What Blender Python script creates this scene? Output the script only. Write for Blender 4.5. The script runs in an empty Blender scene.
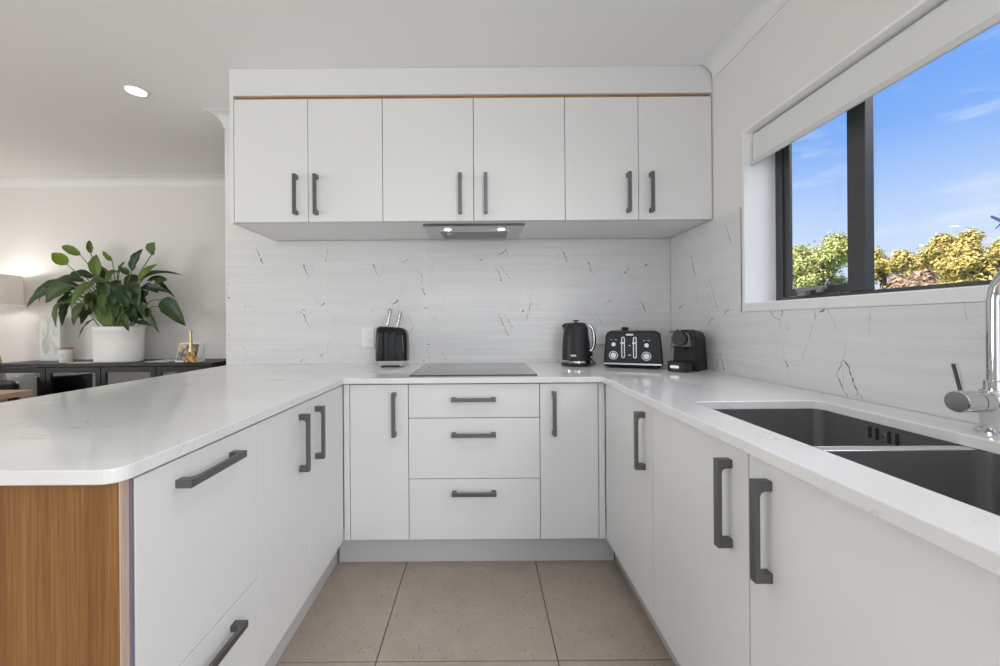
import bpy, bmesh, math, random
from mathutils import Vector, Matrix, noise
random.seed(7)
C = bpy.context.scene.collection
PI = math.pi
F, CX, CY, T = 378.0, 481.0, 323.0, 0.007      # focal length and vanishing point in a 1000x666 frame, roll
H = 1.147                                       # eye height
CEIL = 2.44

def P(px, py, X=None, Y=None, Z=None):
    """point of the room seen at a place of the 1000x666 frame, on the plane X, Y or Z"""
    ox, oy = px - CX, py - CY
    dx, dy = ox - T*oy, oy + T*ox
    if Y is not None: k = Y/F
    elif X is not None: k = X/dx
    else: k = (H - Z)/dy
    return Vector((dx*k, F*k, H - dy*k))

# ------------------------------------------------------------------ materials
MATS = {}
def mat(name, base=(.8,.8,.8), rough=.5, metal=0.0, spec=.5, emit=None, es=0, coat=0, trans=0, alpha=1):
    m = bpy.data.materials.new(name); m.use_nodes = True
    b = m.node_tree.nodes['Principled BSDF']
    b.inputs['Base Color'].default_value = (*base, 1)
    b.inputs['Roughness'].default_value = rough
    b.inputs['Metallic'].default_value = metal
    b.inputs['Specular IOR Level'].default_value = spec
    if emit:
        b.inputs['Emission Color'].default_value = (*emit, 1); b.inputs['Emission Strength'].default_value = es
    if coat: b.inputs['Coat Weight'].default_value = coat; b.inputs['Coat Roughness'].default_value = .05
    if trans: b.inputs['Transmission Weight'].default_value = trans
    MATS[name] = m
    return m
def nodes(m):
    nt = m.node_tree
    return nt, nt.nodes['Principled BSDF'], (lambda t: nt.nodes.new(t)), nt.links.new
def objcoord(m, scale=(1,1,1)):
    nt, b, N, L = nodes(m)
    tc = N('ShaderNodeTexCoord'); mp = N('ShaderNodeMapping'); mp.inputs['Scale'].default_value = scale
    L(tc.outputs['Object'], mp.inputs['Vector'])
    return mp.outputs['Vector']
def noise_tex(m, vec, scale=5, detail=3, rough=.5, dist=0):
    nt, b, N, L = nodes(m)
    n = N('ShaderNodeTexNoise'); n.inputs['Scale'].default_value = scale; n.inputs['Detail'].default_value = detail
    n.inputs['Roughness'].default_value = rough; n.inputs['Distortion'].default_value = dist
    L(vec, n.inputs['Vector']); return n.outputs['Fac']
def ramp(m, fac, stops):
    nt, b, N, L = nodes(m)
    r = N('ShaderNodeValToRGB'); L(fac, r.inputs['Fac'])
    e = r.color_ramp.elements
    while len(e) < len(stops): e.new(.5)
    for i, (p, c) in enumerate(stops): e[i].position = p; e[i].color = (*c, 1)
    return r.outputs['Color']
def mix(m, fac, a, b_, mode='MIX'):
    nt, b, N, L = nodes(m)
    x = N('ShaderNodeMix'); x.data_type = 'RGBA'; x.blend_type = mode
    for s, v in ((x.inputs[0], fac), (x.inputs[6], a), (x.inputs[7], b_)):
        if hasattr(v, 'is_output'): L(v, s)
        elif isinstance(v, (int, float)): s.default_value = v
        else: s.default_value = (*v, 1)
    return x.outputs[2]
def math_n(m, op, a, b_=None):
    nt, b, N, L = nodes(m)
    x = N('ShaderNodeMath'); x.operation = op
    for i, v in enumerate((a, b_)):
        if v is None: continue
        if hasattr(v, 'is_output'): L(v, x.inputs[i])
        else: x.inputs[i].default_value = v
    return x.outputs[0]
def bump(m, h, strength=.2, dist=.01):
    nt, b, N, L = nodes(m)
    x = N('ShaderNodeBump'); x.inputs['Strength'].default_value = strength; x.inputs['Distance'].default_value = dist
    L(h, x.inputs['Height']); L(x.outputs['Normal'], b.inputs['Normal'])
def setc(m, c): nt, b, N, L = nodes(m); L(c, b.inputs['Base Color'])

cab = mat('satin_white', (.80,.80,.795), .38, spec=.4)
carc = mat('carcass_grey', (.42,.42,.43), .6)
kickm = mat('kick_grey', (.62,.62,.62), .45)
ceilm = mat('ceiling_paint', (.89,.885,.88), .9, spec=.2)
wallm = mat('wall_paint', (.80,.775,.75), .85, spec=.25)
for m_ in (ceilm, wallm):
    bump(m_, noise_tex(m_, objcoord(m_), 180, 2), .05, .002)
trimm = mat('trim_white', (.82,.82,.81), .5)
reveal = mat('reveal_gloss', (.93,.925,.915), .35)
shadowline = mat('dark_gap', (.05,.05,.05), .8)

tile = mat('wave_tile', (.79,.79,.785), .28, spec=.5)
v = objcoord(tile, (1.1,1.1,22)); n1 = noise_tex(tile, v, 2.2, 3, .45, .4)
bump(tile, n1, .30, .010)
setc(tile, ramp(tile, noise_tex(tile, objcoord(tile, (.8,.8,15)), 2.5, 3), [(.3,(.69,.69,.685)), (.7,(.74,.74,.735))]))
vein = mat('vein_grey', (.15,.15,.15), .4)
vein_soft = mat('vein_soft_grey', (.42,.42,.42), .35)
grout = mat('pale_grout', (.82,.82,.81), .7)

quartz = mat('quartz', (.80,.80,.80), .10, spec=.5)
v = objcoord(quartz); a = noise_tex(quartz, v, 3.2, 6, .6, 1.2)
d = math_n(quartz, 'ABSOLUTE', math_n(quartz, 'SUBTRACT', a, .5))
line = ramp(quartz, d, [(0,(1,1,1)), (.012,(0,0,0))])
mask = ramp(quartz, noise_tex(quartz, v, 4.5, 2), [(.52,(0,0,0)), (.66,(1,1,1))])
k = math_n(quartz, 'MULTIPLY', math_n(quartz, 'MULTIPLY', line, mask), .6)
cl = ramp(quartz, noise_tex(quartz, v, 5, 4), [(.3,(.775,.77,.765)), (.7,(.83,.83,.825))])
setc(quartz, mix(quartz, k, cl, (.40,.39,.37)))

steel = mat('brushed_gunmetal', (.165,.165,.162), .38, .8)
bump(steel, noise_tex(steel, objcoord(steel, (200,200,6)), 3, 2), .05, .001)
chrome = mat('chrome', (.66,.66,.67), .06, 1.0)
dchrome = mat('lever_cap_steel', (.32,.32,.33), .22, 1.0)
sinkm = mat('brushed_steel', (.37,.37,.37), .28, .8)
bump(sinkm, noise_tex(sinkm, objcoord(sinkm, (4,4,160)), 3, 3), .06, .001)
sinkrim = mat('steel_rim', (.72,.72,.72), .25, 1.0)
black_gloss = mat('black_gloss', (.008,.008,.008), .10, spec=.3)
black_satin = mat('black_satin', (.015,.015,.016), .42, spec=.4)
black_soft = mat('black_soft', (.018,.018,.019), .6)
silver = mat('silver_paint', (.62,.62,.62), .3, .7)
satin = mat('satin_chrome', (.60,.60,.60), .28, 1.0)
badge = mat('badge_silver', (.70,.70,.70), .35, .4)
ghob = mat('hob_glass', (.02,.02,.021), .05, spec=.8, coat=.6)
hoodm = mat('hood_steel', (.55,.55,.55), .32, 1.0)
hoodf = mat('hood_filter', (.30,.30,.30), .45, 1.0)
nt, b, N, L = nodes(hoodf)
w = N('ShaderNodeTexChecker'); w.inputs['Scale'].default_value = 300; L(objcoord(hoodf), w.inputs['Vector'])
bump(hoodf, w.outputs['Fac'], .4, .002)
lampw = mat('lamp_glow', (.9,.9,.9), .4, emit=(1,.98,.95), es=9)
plast = mat('white_plastic', (.83,.83,.82), .35)
alu = mat('charcoal_aluminium', (.060,.060,.063), .42, .15)
alu_l = mat('winder_grey', (.26,.26,.26), .4, .3)
fabric = mat('blind_fabric', (.74,.74,.73), .8)
bump(fabric, noise_tex(fabric, objcoord(fabric), 600, 2), .1, .001)
rail = mat('blind_rail', (.62,.62,.61), .45)

timber = mat('timber_veneer')
g = noise_tex(timber, objcoord(timber, (150,150,2.2)), 2.0, 5, .7, .5)
g2 = noise_tex(timber, objcoord(timber, (14,14,.6)), 1.6, 3)
setc(timber, mix(timber, .45, ramp(timber, g, [(.30,(.085,.033,.007)), (.5,(.235,.102,.026)), (.70,(.40,.205,.066))]),
                 ramp(timber, g2, [(.3,(.165,.070,.017)), (.7,(.31,.15,.045))])))
nodes(timber)[1].inputs['Roughness'].default_value = .45
tim_edge = mat('timber_edge'); setc(tim_edge, ramp(tim_edge, noise_tex(tim_edge, objcoord(tim_edge, (60,60,3)), 3, 4), [(.3,(.50,.36,.29)), (.7,(.64,.50,.42))]))
strip = mat('timber_strip'); setc(strip, ramp(strip, noise_tex(strip, objcoord(strip, (3,60,60)), 3, 4), [(.3,(.28,.13,.045)), (.7,(.46,.24,.10))]))
ltim = mat('light_timber'); setc(ltim, ramp(ltim, noise_tex(ltim, objcoord(ltim, (40,40,3)), 3, 3), [(.3,(.48,.28,.09)), (.7,(.62,.39,.14))]))
ttim = mat('table_timber'); setc(ttim, ramp(ttim, noise_tex(ttim, objcoord(ttim, (40,3,40)), 3, 4), [(.3,(.42,.28,.20)), (.7,(.60,.43,.32))]))

floorm = mat('terrazzo_tile', rough=.32)
v = objcoord(floorm)
nt, b, N, L = nodes(floorm)
vo = N('ShaderNodeTexVoronoi'); vo.inputs['Scale'].default_value = 60; L(v, vo.inputs['Vector'])
sp = ramp(floorm, vo.outputs['Distance'], [(.15,(1,1,1)), (.24,(0,0,0))])
sel = ramp(floorm, noise_tex(floorm, v, 26, 2), [(.47,(0,0,0)), (.55,(1,1,1))])
base = ramp(floorm, noise_tex(floorm, v, 7, 6, .65), [(.3,(.40,.335,.272)), (.7,(.47,.40,.33))])
c1 = mix(floorm, math_n(floorm, 'MULTIPLY', math_n(floorm, 'MULTIPLY', sp, sel), .75), base, (.20,.14,.095))
setc(floorm, mix(floorm, math_n(floorm, 'MULTIPLY', ramp(floorm, noise_tex(floorm, v, 130, 2), [(.62,(0,0,0)), (.7,(1,1,1))]), .3), c1, (.62,.55,.47)))
groutd = mat('dark_grout', (.10,.06,.035), .85)

def glass_mat(name, refl=.06, tint=(1,1,1), rough=0):
    m = bpy.data.materials.new(name); m.use_nodes = True; nt = m.node_tree
    for n in list(nt.nodes): nt.nodes.remove(n)
    o = nt.nodes.new('ShaderNodeOutputMaterial'); mx = nt.nodes.new('ShaderNodeMixShader')
    t = nt.nodes.new('ShaderNodeBsdfTransparent'); g = nt.nodes.new('ShaderNodeBsdfGlossy'); g.inputs['Roughness'].default_value = rough
    t.inputs['Color'].default_value = (*tint, 1); mx.inputs['Fac'].default_value = refl
    nt.links.new(t.outputs[0], mx.inputs[1]); nt.links.new(g.outputs[0], mx.inputs[2]); nt.links.new(mx.outputs[0], o.inputs[0])
    return m
wglass = glass_mat('window_glass', .025)
cglass = glass_mat('cabinet_glass', .22, (.8,.83,.82))

def leaf_mat(name, c0, c1, c2, rough=.4):
    m = mat(name, rough=rough)
    nt, b, N, L = nodes(m)
    tc = N('ShaderNodeVertexColor'); tc.layer_name = 'tone'
    n = noise_tex(m, objcoord(m), 9, 3)
    c = mix(m, tc.outputs['Color'], c0, c1)
    setc(m, mix(m, ramp(m, n, [(.5,(0,0,0)), (.8,(.6,.6,.6))]), c, c2))
    return m
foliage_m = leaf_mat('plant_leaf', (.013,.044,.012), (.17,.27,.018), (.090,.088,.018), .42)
nodes(foliage_m)[1].inputs['Specular IOR Level'].default_value = .28
stem_m = mat('plant_stem', (.13,.20,.04), .5)
soil_m = mat('soil', (.03,.022,.015), .95)
pot_m = mat('white_pot', (.80,.79,.77), .45)
dark_wood = mat('black_ash', (.012,.0115,.0115), .40, spec=.3)
shade_m = mat('lamp_shade_fabric', (.84,.82,.79), .8)
nt = shade_m.node_tree
_t = nt.nodes.new('ShaderNodeBsdfTranslucent'); _t.inputs['Color'].default_value = (.85,.82,.77,1)
_m = nt.nodes.new('ShaderNodeMixShader'); _m.inputs[0].default_value = .45
nt.links.new(nt.nodes['Principled BSDF'].outputs[0], _m.inputs[1]); nt.links.new(_t.outputs[0], _m.inputs[2])
nt.links.new(_m.outputs[0], nt.nodes['Material Output'].inputs[0])

# ------------------------------------------------------------------ mesh builder
MW = {}
class MB:
    def __init__(s): s.bm = bmesh.new(); s.tone = None
    def _new(s, n0, mi, smooth=False):
        s.bm.faces.ensure_lookup_table()
        for f in s.bm.faces[n0:]:
            f.material_index = mi; f.smooth = smooth
    def box(s, x0, x1, y0, y1, z0, z1, bev=0, mi=0, seg=2):
        n0 = len(s.bm.faces)
        x0,x1 = min(x0,x1),max(x0,x1); y0,y1 = min(y0,y1),max(y0,y1); z0,z1 = min(z0,z1),max(z0,z1)
        r = bmesh.ops.create_cube(s.bm, size=1)
        for v in r['verts']:
            v.co = Vector(((x0+x1)/2 + v.co.x*(x1-x0), (y0+y1)/2 + v.co.y*(y1-y0), (z0+z1)/2 + v.co.z*(z1-z0)))
        if bev:
            es = list({e for v in r['verts'] for e in v.link_edges})
            bmesh.ops.bevel(s.bm, geom=es, offset=bev, segments=seg, affect='EDGES', profile=.5, clamp_overlap=True)
        s._new(n0, mi); return s
    def poly(s, pts, mi=0):
        n0 = len(s.bm.faces); s.bm.faces.new([s.bm.verts.new(p) for p in pts]); s._new(n0, mi); return s
    def loft(s, loops, caps=(True,True), mi=0, smooth=True, closed=True):
        n0 = len(s.bm.faces)
        L = [[s.bm.verts.new(p) for p in lp] for lp in loops]
        n = len(L[0])
        for a, b in zip(L, L[1:]):
            for i in range(n if closed else n-1):
                j = (i+1) % n
                s.bm.faces.new((a[i], a[j], b[j], b[i]))
        s._new(n0, mi, smooth)
        n1 = len(s.bm.faces)
        if caps[0]: s.bm.faces.new(list(reversed(L[0])))
        if caps[1]: s.bm.faces.new(L[-1])
        s._new(n1, mi, False)
        return s
    def prism(s, pts, axis, a, b, mi=0, smooth=False):
        def q(p, t):
            return {'x': (t, p[0], p[1]), 'y': (p[0], t, p[1]), 'z': (p[0], p[1], t)}[axis]
        return s.loft([[q(p,a) for p in pts], [q(p,b) for p in pts]], mi=mi, smooth=smooth)
    def cyl(s, p0, p1, r0, r1=None, n=20, mi=0, bev=0):
        r1 = r0 if r1 is None else r1
        p0, p1 = Vector(p0), Vector(p1); d = (p1-p0).normalized()
        u = d.orthogonal().normalized(); w = d.cross(u)
        ring = lambda c, r: [c + (u*math.cos(t) + w*math.sin(t))*r for t in [2*PI*i/n for i in range(n)]]
        if bev: loops = [ring(p0, r0-bev), ring(p0+d*bev, r0), ring(p1-d*bev, r1), ring(p1, r1-bev)]
        else: loops = [ring(p0, r0), ring(p1, r1)]
        return s.loft(loops, mi=mi)
    def tube(s, pts, r, n=8, mi=0, flat=None):
        pts = [Vector(p) for p in pts]; m = len(pts); loops = []
        rr = r if isinstance(r, (list, tuple)) else [r]*m
        u = None
        for i, p in enumerate(pts):
            d = (pts[min(i+1,m-1)] - pts[max(i-1,0)]).normalized()
            if u is None: u = d.orthogonal().normalized()
            u = (u - d*u.dot(d)).normalized(); w = d.cross(u)
            loops.append([p + (u*math.cos(2*PI*k/n) + w*math.sin(2*PI*k/n))*rr[i] for k in range(n)])
        return s.loft(loops, mi=mi)
    def lathe(s, prof, n=32, mi=0, sx=1, sy=1, c=(0,0), caps=(True,True)):
        return s.loft([[(c[0]+r*sx*math.cos(2*PI*i/n), c[1]+r*sy*math.sin(2*PI*i/n), z) for i in range(n)] for r, z in prof], caps, mi)
    def build(s, name, mats, parent=None, world=False, autosmooth=True):
        if world and parent is not None:
            s.bm.transform(MW[parent.name].inverted())
        bmesh.ops.recalc_face_normals(s.bm, faces=s.bm.faces[:])
        me = bpy.data.meshes.new(name); 
        for e in s.bm.edges:
            if len(e.link_faces) == 2 and e.calc_face_angle(0) > .66: e.smooth = False
        s.bm.to_mesh(me); s.bm.free()
        o = bpy.data.objects.new(name, me); C.objects.link(o)
        for m in (mats if isinstance(mats, (list, tuple)) else [mats]): me.materials.append(m)
        if parent is not None: o.parent = parent
        MW[o.name] = MW[parent.name].copy() if parent is not None else Matrix()
        return o
def smooth_bez(pts, n=8):
    """Catmull-Rom through the points"""
    pts = [Vector(p) for p in pts]; out = []
    q = [pts[0]*2-pts[1]] + pts + [pts[-1]*2-pts[-2]]
    for i in range(1, len(q)-2):
        for k in range(n):
            t = k/n; a,b,c,d = q[i-1:i+3]
            out.append(.5*((2*b) + (c-a)*t + (2*a-5*b+4*c-d)*t*t + (3*b-a-3*c+d)*t**3))
    out.append(pts[-1]); return out
def rrect(w, h, r, n=5, cx=0, cy=0):
    """rounded rectangle outline, counter-clockwise; r may be four radii (bl, br, tr, tl)"""
    rs = r if isinstance(r, (list, tuple)) else [r]*4
    out = []
    for (sx, sy, a0, rr) in ((-1,-1,PI,rs[0]), (1,-1,1.5*PI,rs[1]), (1,1,0,rs[2]), (-1,1,.5*PI,rs[3])):
        for i in range(n+1):
            t = a0 + .5*PI*i/n
            out.append((cx + sx*(w/2-rr) + rr*math.cos(t), cy + sy*(h/2-rr) + rr*math.sin(t)))
    return out
def thing(name, label, cat, loc=(0,0,0), rz=0, group=None):
    o = bpy.data.objects.new(name, None); C.objects.link(o); o.empty_display_size = .05
    o.location = loc; o.rotation_euler = (0,0,rz); o['label'] = label; o['category'] = cat
    if group: o['group'] = group
    MW[o.name] = Matrix.Translation(loc) @ Matrix.Rotation(rz, 4, 'Z')
    return o
def tag(o, label, cat, group=None):
    o['label'] = label; o['category'] = cat
    if group: o['group'] = group
    return o
def struct(o): o['kind'] = 'structure'; return o
def bevel_mod(o, w=.002, seg=2, ang=40):
    m = o.modifiers.new('bevel', 'BEVEL'); m.width = w; m.segments = seg; m.limit_method = 'ANGLE'; m.angle_limit = math.radians(ang)

# ------------------------------------------------------------------ the setting
YB, XW = 2.33, 1.171           # tiled faces of the kitchen's back and right walls
YF = 3.33                      # far wall of the dining area
XL, YR = -5.4, -3.4            # left wall, rear wall
WIN = (.18, 1.683, 1.223, 1.99)

m = MB(); m.box(XL, 1.45, YR, YF+.1, -.12, -.004, mi=1)
tx, ty, pitch = -.364, 1.283, .617
for i in range(-9, 4):
    for j in range(-8, 4):
        x0, y0 = tx + i*pitch, ty + j*pitch
        x1, y1 = min(x0+pitch, 1.30), min(y0+pitch, YF); x0, y0 = max(x0, XL), max(y0, YR)
        if x1-x0 > .02 and y1-y0 > .02: m.box(x0+.0018, x1-.0018, y0+.0018, y1-.0018, -.01, 0, bev=.0008, seg=1)
struct(m.build('floor', [floorm, groutd]))
struct(MB().box(XL-.1, 1.45, YR-.1, YF+.1, CEIL, CEIL+.15).build('ceiling', ceilm))
# back wall of the kitchen (a stub that ends at the dining area)
wb = struct(MB().box(-1.577, 1.177, YB+.007, YB+.12, 0, CEIL).build('wall_back', wallm))
wr = MB()
y0, y1, z0, z1 = WIN
X0, X1 = XW+.006, 1.345
wr.box(X0, X1, y1, YF, 0, CEIL); wr.box(X0, X1, YR, y0, 0, CEIL)
wr.box(X0, X1, y0, y1, 0, z0); wr.box(X0, X1, y0, y1, z1, CEIL)
wr = struct(wr.build('wall_right', wallm))
struct(MB().box(XL-.1, X1, YF, YF+.1, 0, CEIL).build('wall_far', wallm))
struct(MB().box(XL-.1, XL, YR, YF, 0, CEIL).build('wall_left', wallm))
m = MB(); m.box(XL, -2.4, YR-.1, YR, 0, CEIL); m.box(1.0, X1, YR-.1, YR, 0, CEIL); m.box(-2.4, 1.0, YR-.1, YR, 2.15, CEIL)
struct(m.build('wall_rear', wallm))
m = MB()
for x in (-2.4, -.73, .94): m.box(x, x+.06, YR-.08, YR-.02, 0, 2.15)
m.box(-2.4, 1.0, YR-.08, YR-.02, 2.09, 2.15); m.box(-2.4, 1.0, YR-.08, YR-.02, 0, .05)
struct(m.build('added_door_1', alu))  # unseen opening in the rear wall, added and placed for the fill light

# tiles with pale joints and broken grey veins
R = [(220,230,4.758), (320,230,4.758), (420,230,4.758), (520,230,6.056), (660,200,3.7), (740,290,5.55), (860,280,4.757)]
f_, t_, m_, k_ = .0009, .0016, .0031, .0060      # faint, thin, medium, thick
VEINS = {
0: [(t_,k_,[(172,85),(185,110),(203,160)]), (t_,f_,[(172,90),(155,135),(168,158)]), (k_,t_,[(397,163),(412,205),(428,230)]), (t_,f_,[(428,230),(445,180),(425,165)]),
    (f_,t_,[(440,295),(478,362)]), (m_,k_,[(478,362),(497,347)]), (f_,m_,[(515,80),(503,150)]), (k_,k_,[(38,259),(45,263)]), (k_,k_,[(40,321),(47,325)]), (f_,f_,[(32,285),(36,320)]),
    (t_,t_,[(108,315),(128,340),(122,360),(116,395)]), (t_,t_,[(122,358),(150,365),(178,398)]), (t_,m_,[(380,397),(393,380)]), (m_,f_,[(393,380),(410,382)]),
    (k_,t_,[(397,400),(412,442),(428,466)]), (t_,f_,[(428,466),(446,420),(425,402)]), (f_,t_,[(440,535),(478,600)]), (m_,k_,[(478,600),(497,585)]), (k_,k_,[(40,496),(46,500)]),
    (k_,k_,[(41,557),(48,561)]), (f_,f_,[(32,525),(36,555)]), (t_,t_,[(106,550),(128,575),(122,595),(116,632)]), (t_,t_,[(122,595),(150,602),(178,636)]), (t_,m_,[(380,633),(393,616)]),
    (m_,f_,[(393,616),(412,622)]), (f_,f_,[(60,75),(45,105)]), (f_,t_,[(500,380),(545,410)]), (t_,t_,[(545,425),(553,405)]), (f_,f_,[(545,470),(547,430)]),
    (k_,k_,[(514,537),(521,541)]), (k_,k_,[(516,598),(523,602)]), (f_,t_,[(512,545),(506,590)])],
1: [(f_,t_,[(345,95),(392,155)]), (m_,k_,[(392,155),(418,140)]), (t_,f_,[(418,140),(440,70)]), (k_,t_,[(253,163),(268,205),(285,220)]), (t_,f_,[(285,220),(303,178),(288,163)]),
    (f_,f_,[(285,225),(285,270)]), (f_,t_,[(300,290),(345,355)]), (m_,k_,[(345,355),(372,335)]), (t_,f_,[(372,335),(412,210)]), (f_,f_,[(375,335),(375,370)]), (t_,m_,[(240,395),(258,378)]),
    (t_,t_,[(505,115),(530,128),(550,155)]), (t_,t_,[(520,190),(533,190),(533,165)]), (t_,m_,[(462,185),(485,215),(485,250)]), (m_,k_,[(485,275),(500,308)]), (t_,t_,[(465,298),(475,292)]),
    (t_,t_,[(385,395),(410,450)]), (t_,t_,[(410,400),(445,460),(425,500)]), (f_,f_,[(455,345),(470,370)]), (k_,k_,[(500,369),(506,373)]), (t_,t_,[(535,415),(548,430),(552,400)]),
    (f_,t_,[(440,570),(475,625)]), (k_,m_,[(490,628),(500,622)]), (k_,k_,[(514,542),(521,546)]), (k_,k_,[(516,603),(523,607)]), (f_,f_,[(512,550),(506,600)]), (t_,t_,[(105,590),(130,615)])],
2: [(f_,t_,[(345,55),(378,120)]), (m_,k_,[(378,120),(410,92)]), (m_,t_,[(410,92),(418,130)]), (m_,k_,[(280,152),(296,138)]), (t_,k_,[(355,160),(375,205),(388,245)]), (m_,t_,[(388,245),(405,270)]),
    (t_,m_,[(380,165),(405,200),(428,232)]), (t_,k_,[(375,400),(400,455),(408,480)]), (m_,t_,[(408,480),(425,508)]), (t_,m_,[(398,400),(425,440),(442,468)]), (f_,t_,[(425,345),(450,390)]),
    (m_,k_,[(487,390),(492,382)]), (f_,t_,[(505,295),(530,330)]), (t_,m_,[(530,345),(520,380),(508,430)]), (t_,t_,[(530,350),(568,372)]), (f_,f_,[(120,320),(105,380)]), (t_,t_,[(90,365),(108,383)]),
    (t_,t_,[(72,405),(68,432),(80,420)]), (t_,m_,[(115,600),(128,620)]), (f_,f_,[(445,580),(465,620)]), (t_,t_,[(545,595),(568,618)])],
3: [(t_,f_,[(110,55),(85,130)]), (t_,k_,[(248,115),(268,140),(285,193)]), (t_,f_,[(248,115),(225,160),(240,192)]), (k_,t_,[(413,195),(430,240),(450,275)]), (t_,f_,[(450,275),(478,220),(460,200)]),
    (f_,t_,[(470,360),(520,452)]), (m_,k_,[(525,445),(560,415)]), (t_,f_,[(560,415),(568,465)]), (f_,t_,[(570,390),(612,265)]), (k_,t_,[(632,262),(658,232)]), (t_,f_,[(658,232),(705,330)]),
    (k_,m_,[(755,218),(782,198)]), (t_,k_,[(720,410),(740,445),(762,493)]), (t_,f_,[(722,412),(700,460),(720,492)]), (f_,t_,[(40,375),(70,420)]), (f_,f_,[(82,345),(65,440)]), (t_,m_,[(65,440),(55,490)]),
    (t_,t_,[(65,440),(110,455),(133,495)]), (t_,t_,[(30,500),(40,545),(52,510)]), (m_,k_,[(10,497),(22,485)]), (t_,m_,[(390,495),(415,472)]), (t_,t_,[(430,500),(460,570)]), (t_,m_,[(460,505),(500,570)]),
    (t_,t_,[(460,570),(458,660)])],
4: [(t_,m_,[(50,180),(58,220)]), (t_,m_,[(48,240),(58,275)]), (f_,f_,[(48,275),(48,310)]), (t_,k_,[(115,205),(125,260),(132,285)]), (t_,m_,[(133,335),(140,378)]), (f_,f_,[(100,290),(85,375)]),
    (m_,k_,[(70,405),(83,388)]), (f_,t_,[(145,160),(170,225)]), (t_,t_,[(245,95),(235,150)]), (t_,k_,[(245,95),(262,158)]), (t_,t_,[(178,280),(170,330),(190,380)]), (t_,m_,[(180,285),(195,340),(212,400)]),
    (m_,k_,[(240,420),(254,405)]), (m_,k_,[(175,465),(195,435)]), (f_,t_,[(172,430),(190,465)]), (t_,f_,[(195,435),(207,470)]), (t_,k_,[(222,565),(238,630)]), (t_,m_,[(220,570),(210,620)]), (f_,f_,[(222,520),(222,565)])],
5: [(t_,m_,[(165,115),(195,155),(222,168)]), (m_,t_,[(236,110),(228,168)]), (m_,t_,[(218,200),(245,237)]), (t_,m_,[(255,220),(270,210)]), (f_,f_,[(222,170),(207,300)]), (t_,k_,[(243,375),(268,425)]),
    (t_,f_,[(268,425),(282,520)]), (f_,f_,[(243,310),(243,375)]), (t_,m_,[(415,105),(418,160)]), (t_,k_,[(415,150),(440,125),(470,105)]), (t_,t_,[(408,190),(345,385)]), (t_,t_,[(480,100),(515,165),(552,232)]),
    (f_,t_,[(590,280),(575,375)]), (t_,m_,[(575,375),(535,470),(575,550),(600,590)]), (m_,k_,[(578,390),(605,430),(635,530)]), (k_,t_,[(635,530),(680,605)]), (f_,f_,[(565,400),(575,520)]), (t_,m_,[(640,590),(655,565)]),
    (f_,f_,[(170,455),(195,500)]), (f_,f_,[(725,95),(712,250)])],
6: [(f_,f_,[(52,130),(40,260)]), (f_,f_,[(498,100),(512,210)]), (f_,f_,[(550,245),(600,295)])],
}
def add_vein(mb, pts, w0, w1, nrm, mi):
    """a jagged thin band lying on the surface"""
    seg = []
    for a, b in zip(pts, pts[1:]):
        n = max(2, int((b-a).length/.009))
        for i in range(n): seg.append(a.lerp(b, i/n))
    seg.append(pts[-1]); n = len(seg); rows = []
    for i, p in enumerate(seg):
        d = (seg[min(i+1,n-1)]-seg[max(i-1,0)]).normalized(); s = nrm.cross(d)
        t = i/(n-1); w = (w0+(w1-w0)*t)*random.choice((.25,.5,.8,1.1,1.5))
        if 0 < i < n-1: p = p + s*random.uniform(-.003,.003)
        q = p + nrm*.0004
        rows.append((q+s*w/2, q-s*w/2))
    n0 = len(mb.bm.faces)
    V = [[mb.bm.verts.new(c) for c in r] for r in rows]
    for a, b in zip(V, V[1:]): mb.bm.faces.new((a[0], a[1], b[1], b[0]))
    mb._new(n0, mi)
def veins_on(mb, keys, **plane):
    nrm = Vector((0,-1,0)) if 'Y' in plane else Vector((-1,0,0))
    for r in keys:
        ox, oy, s = R[r]
        for (w0, w1, pl) in VEINS[r]:
            add_vein(mb, [P(ox+x/s, oy+y/s, **plane) for x, y in pl], w0, w1, nrm, 1 if max(w0,w1) > t_ else 2)
JX = [-1.573, -.960, -.343, .274, .891, XW]
JZ = [.9, 1.21, 1.52, 1.661]
m = MB()
for i in range(5):
    for j in range(3):
        m.box(JX[i]+.001, JX[i+1]-.001, YB, YB+.007, JZ[j]+.001, JZ[j+1]-.001)
m.box(-1.572, XW-.001, YB+.0006, YB+.0068, .9, 1.660, mi=3)
veins_on(m, (0,1,2,3), Y=YB)
struct(m.build('trim_1', [tile, vein, vein_soft, grout]))          # tiled splashback, back wall
JY = [YB-.001, 2.05, 1.433, .816, .30]
m = MB()
def rtile(a, b, c, d, mi=0, dx=0): m.box(XW+dx, XW+.0055, min(a,b)+.001, max(a,b)-.001, c+.001, d-.001, mi=mi)
for a, b in zip(JY, JY[1:]):
    rtile(a, b, .9, 1.188)
for c, d in ((1.188,1.21), (1.21,1.52), (1.52,1.661)):
    rtile(JY[0], JY[1], c, d); rtile(JY[1], 1.700, c, d)
m.box(XW+.0006, XW+.0054, .301, YB-.002, .9, 1.187, mi=3); m.box(XW+.0006, XW+.0054, 1.701, YB-.002, 1.187, 1.66, mi=3)
veins_on(m, (4,5,6), X=XW)
struct(m.build('trim_2', [tile, vein, vein_soft, grout]))          # tiled splashback, right wall
tile_trim = mat('margin_white', (.79,.79,.785), .5)
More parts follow.
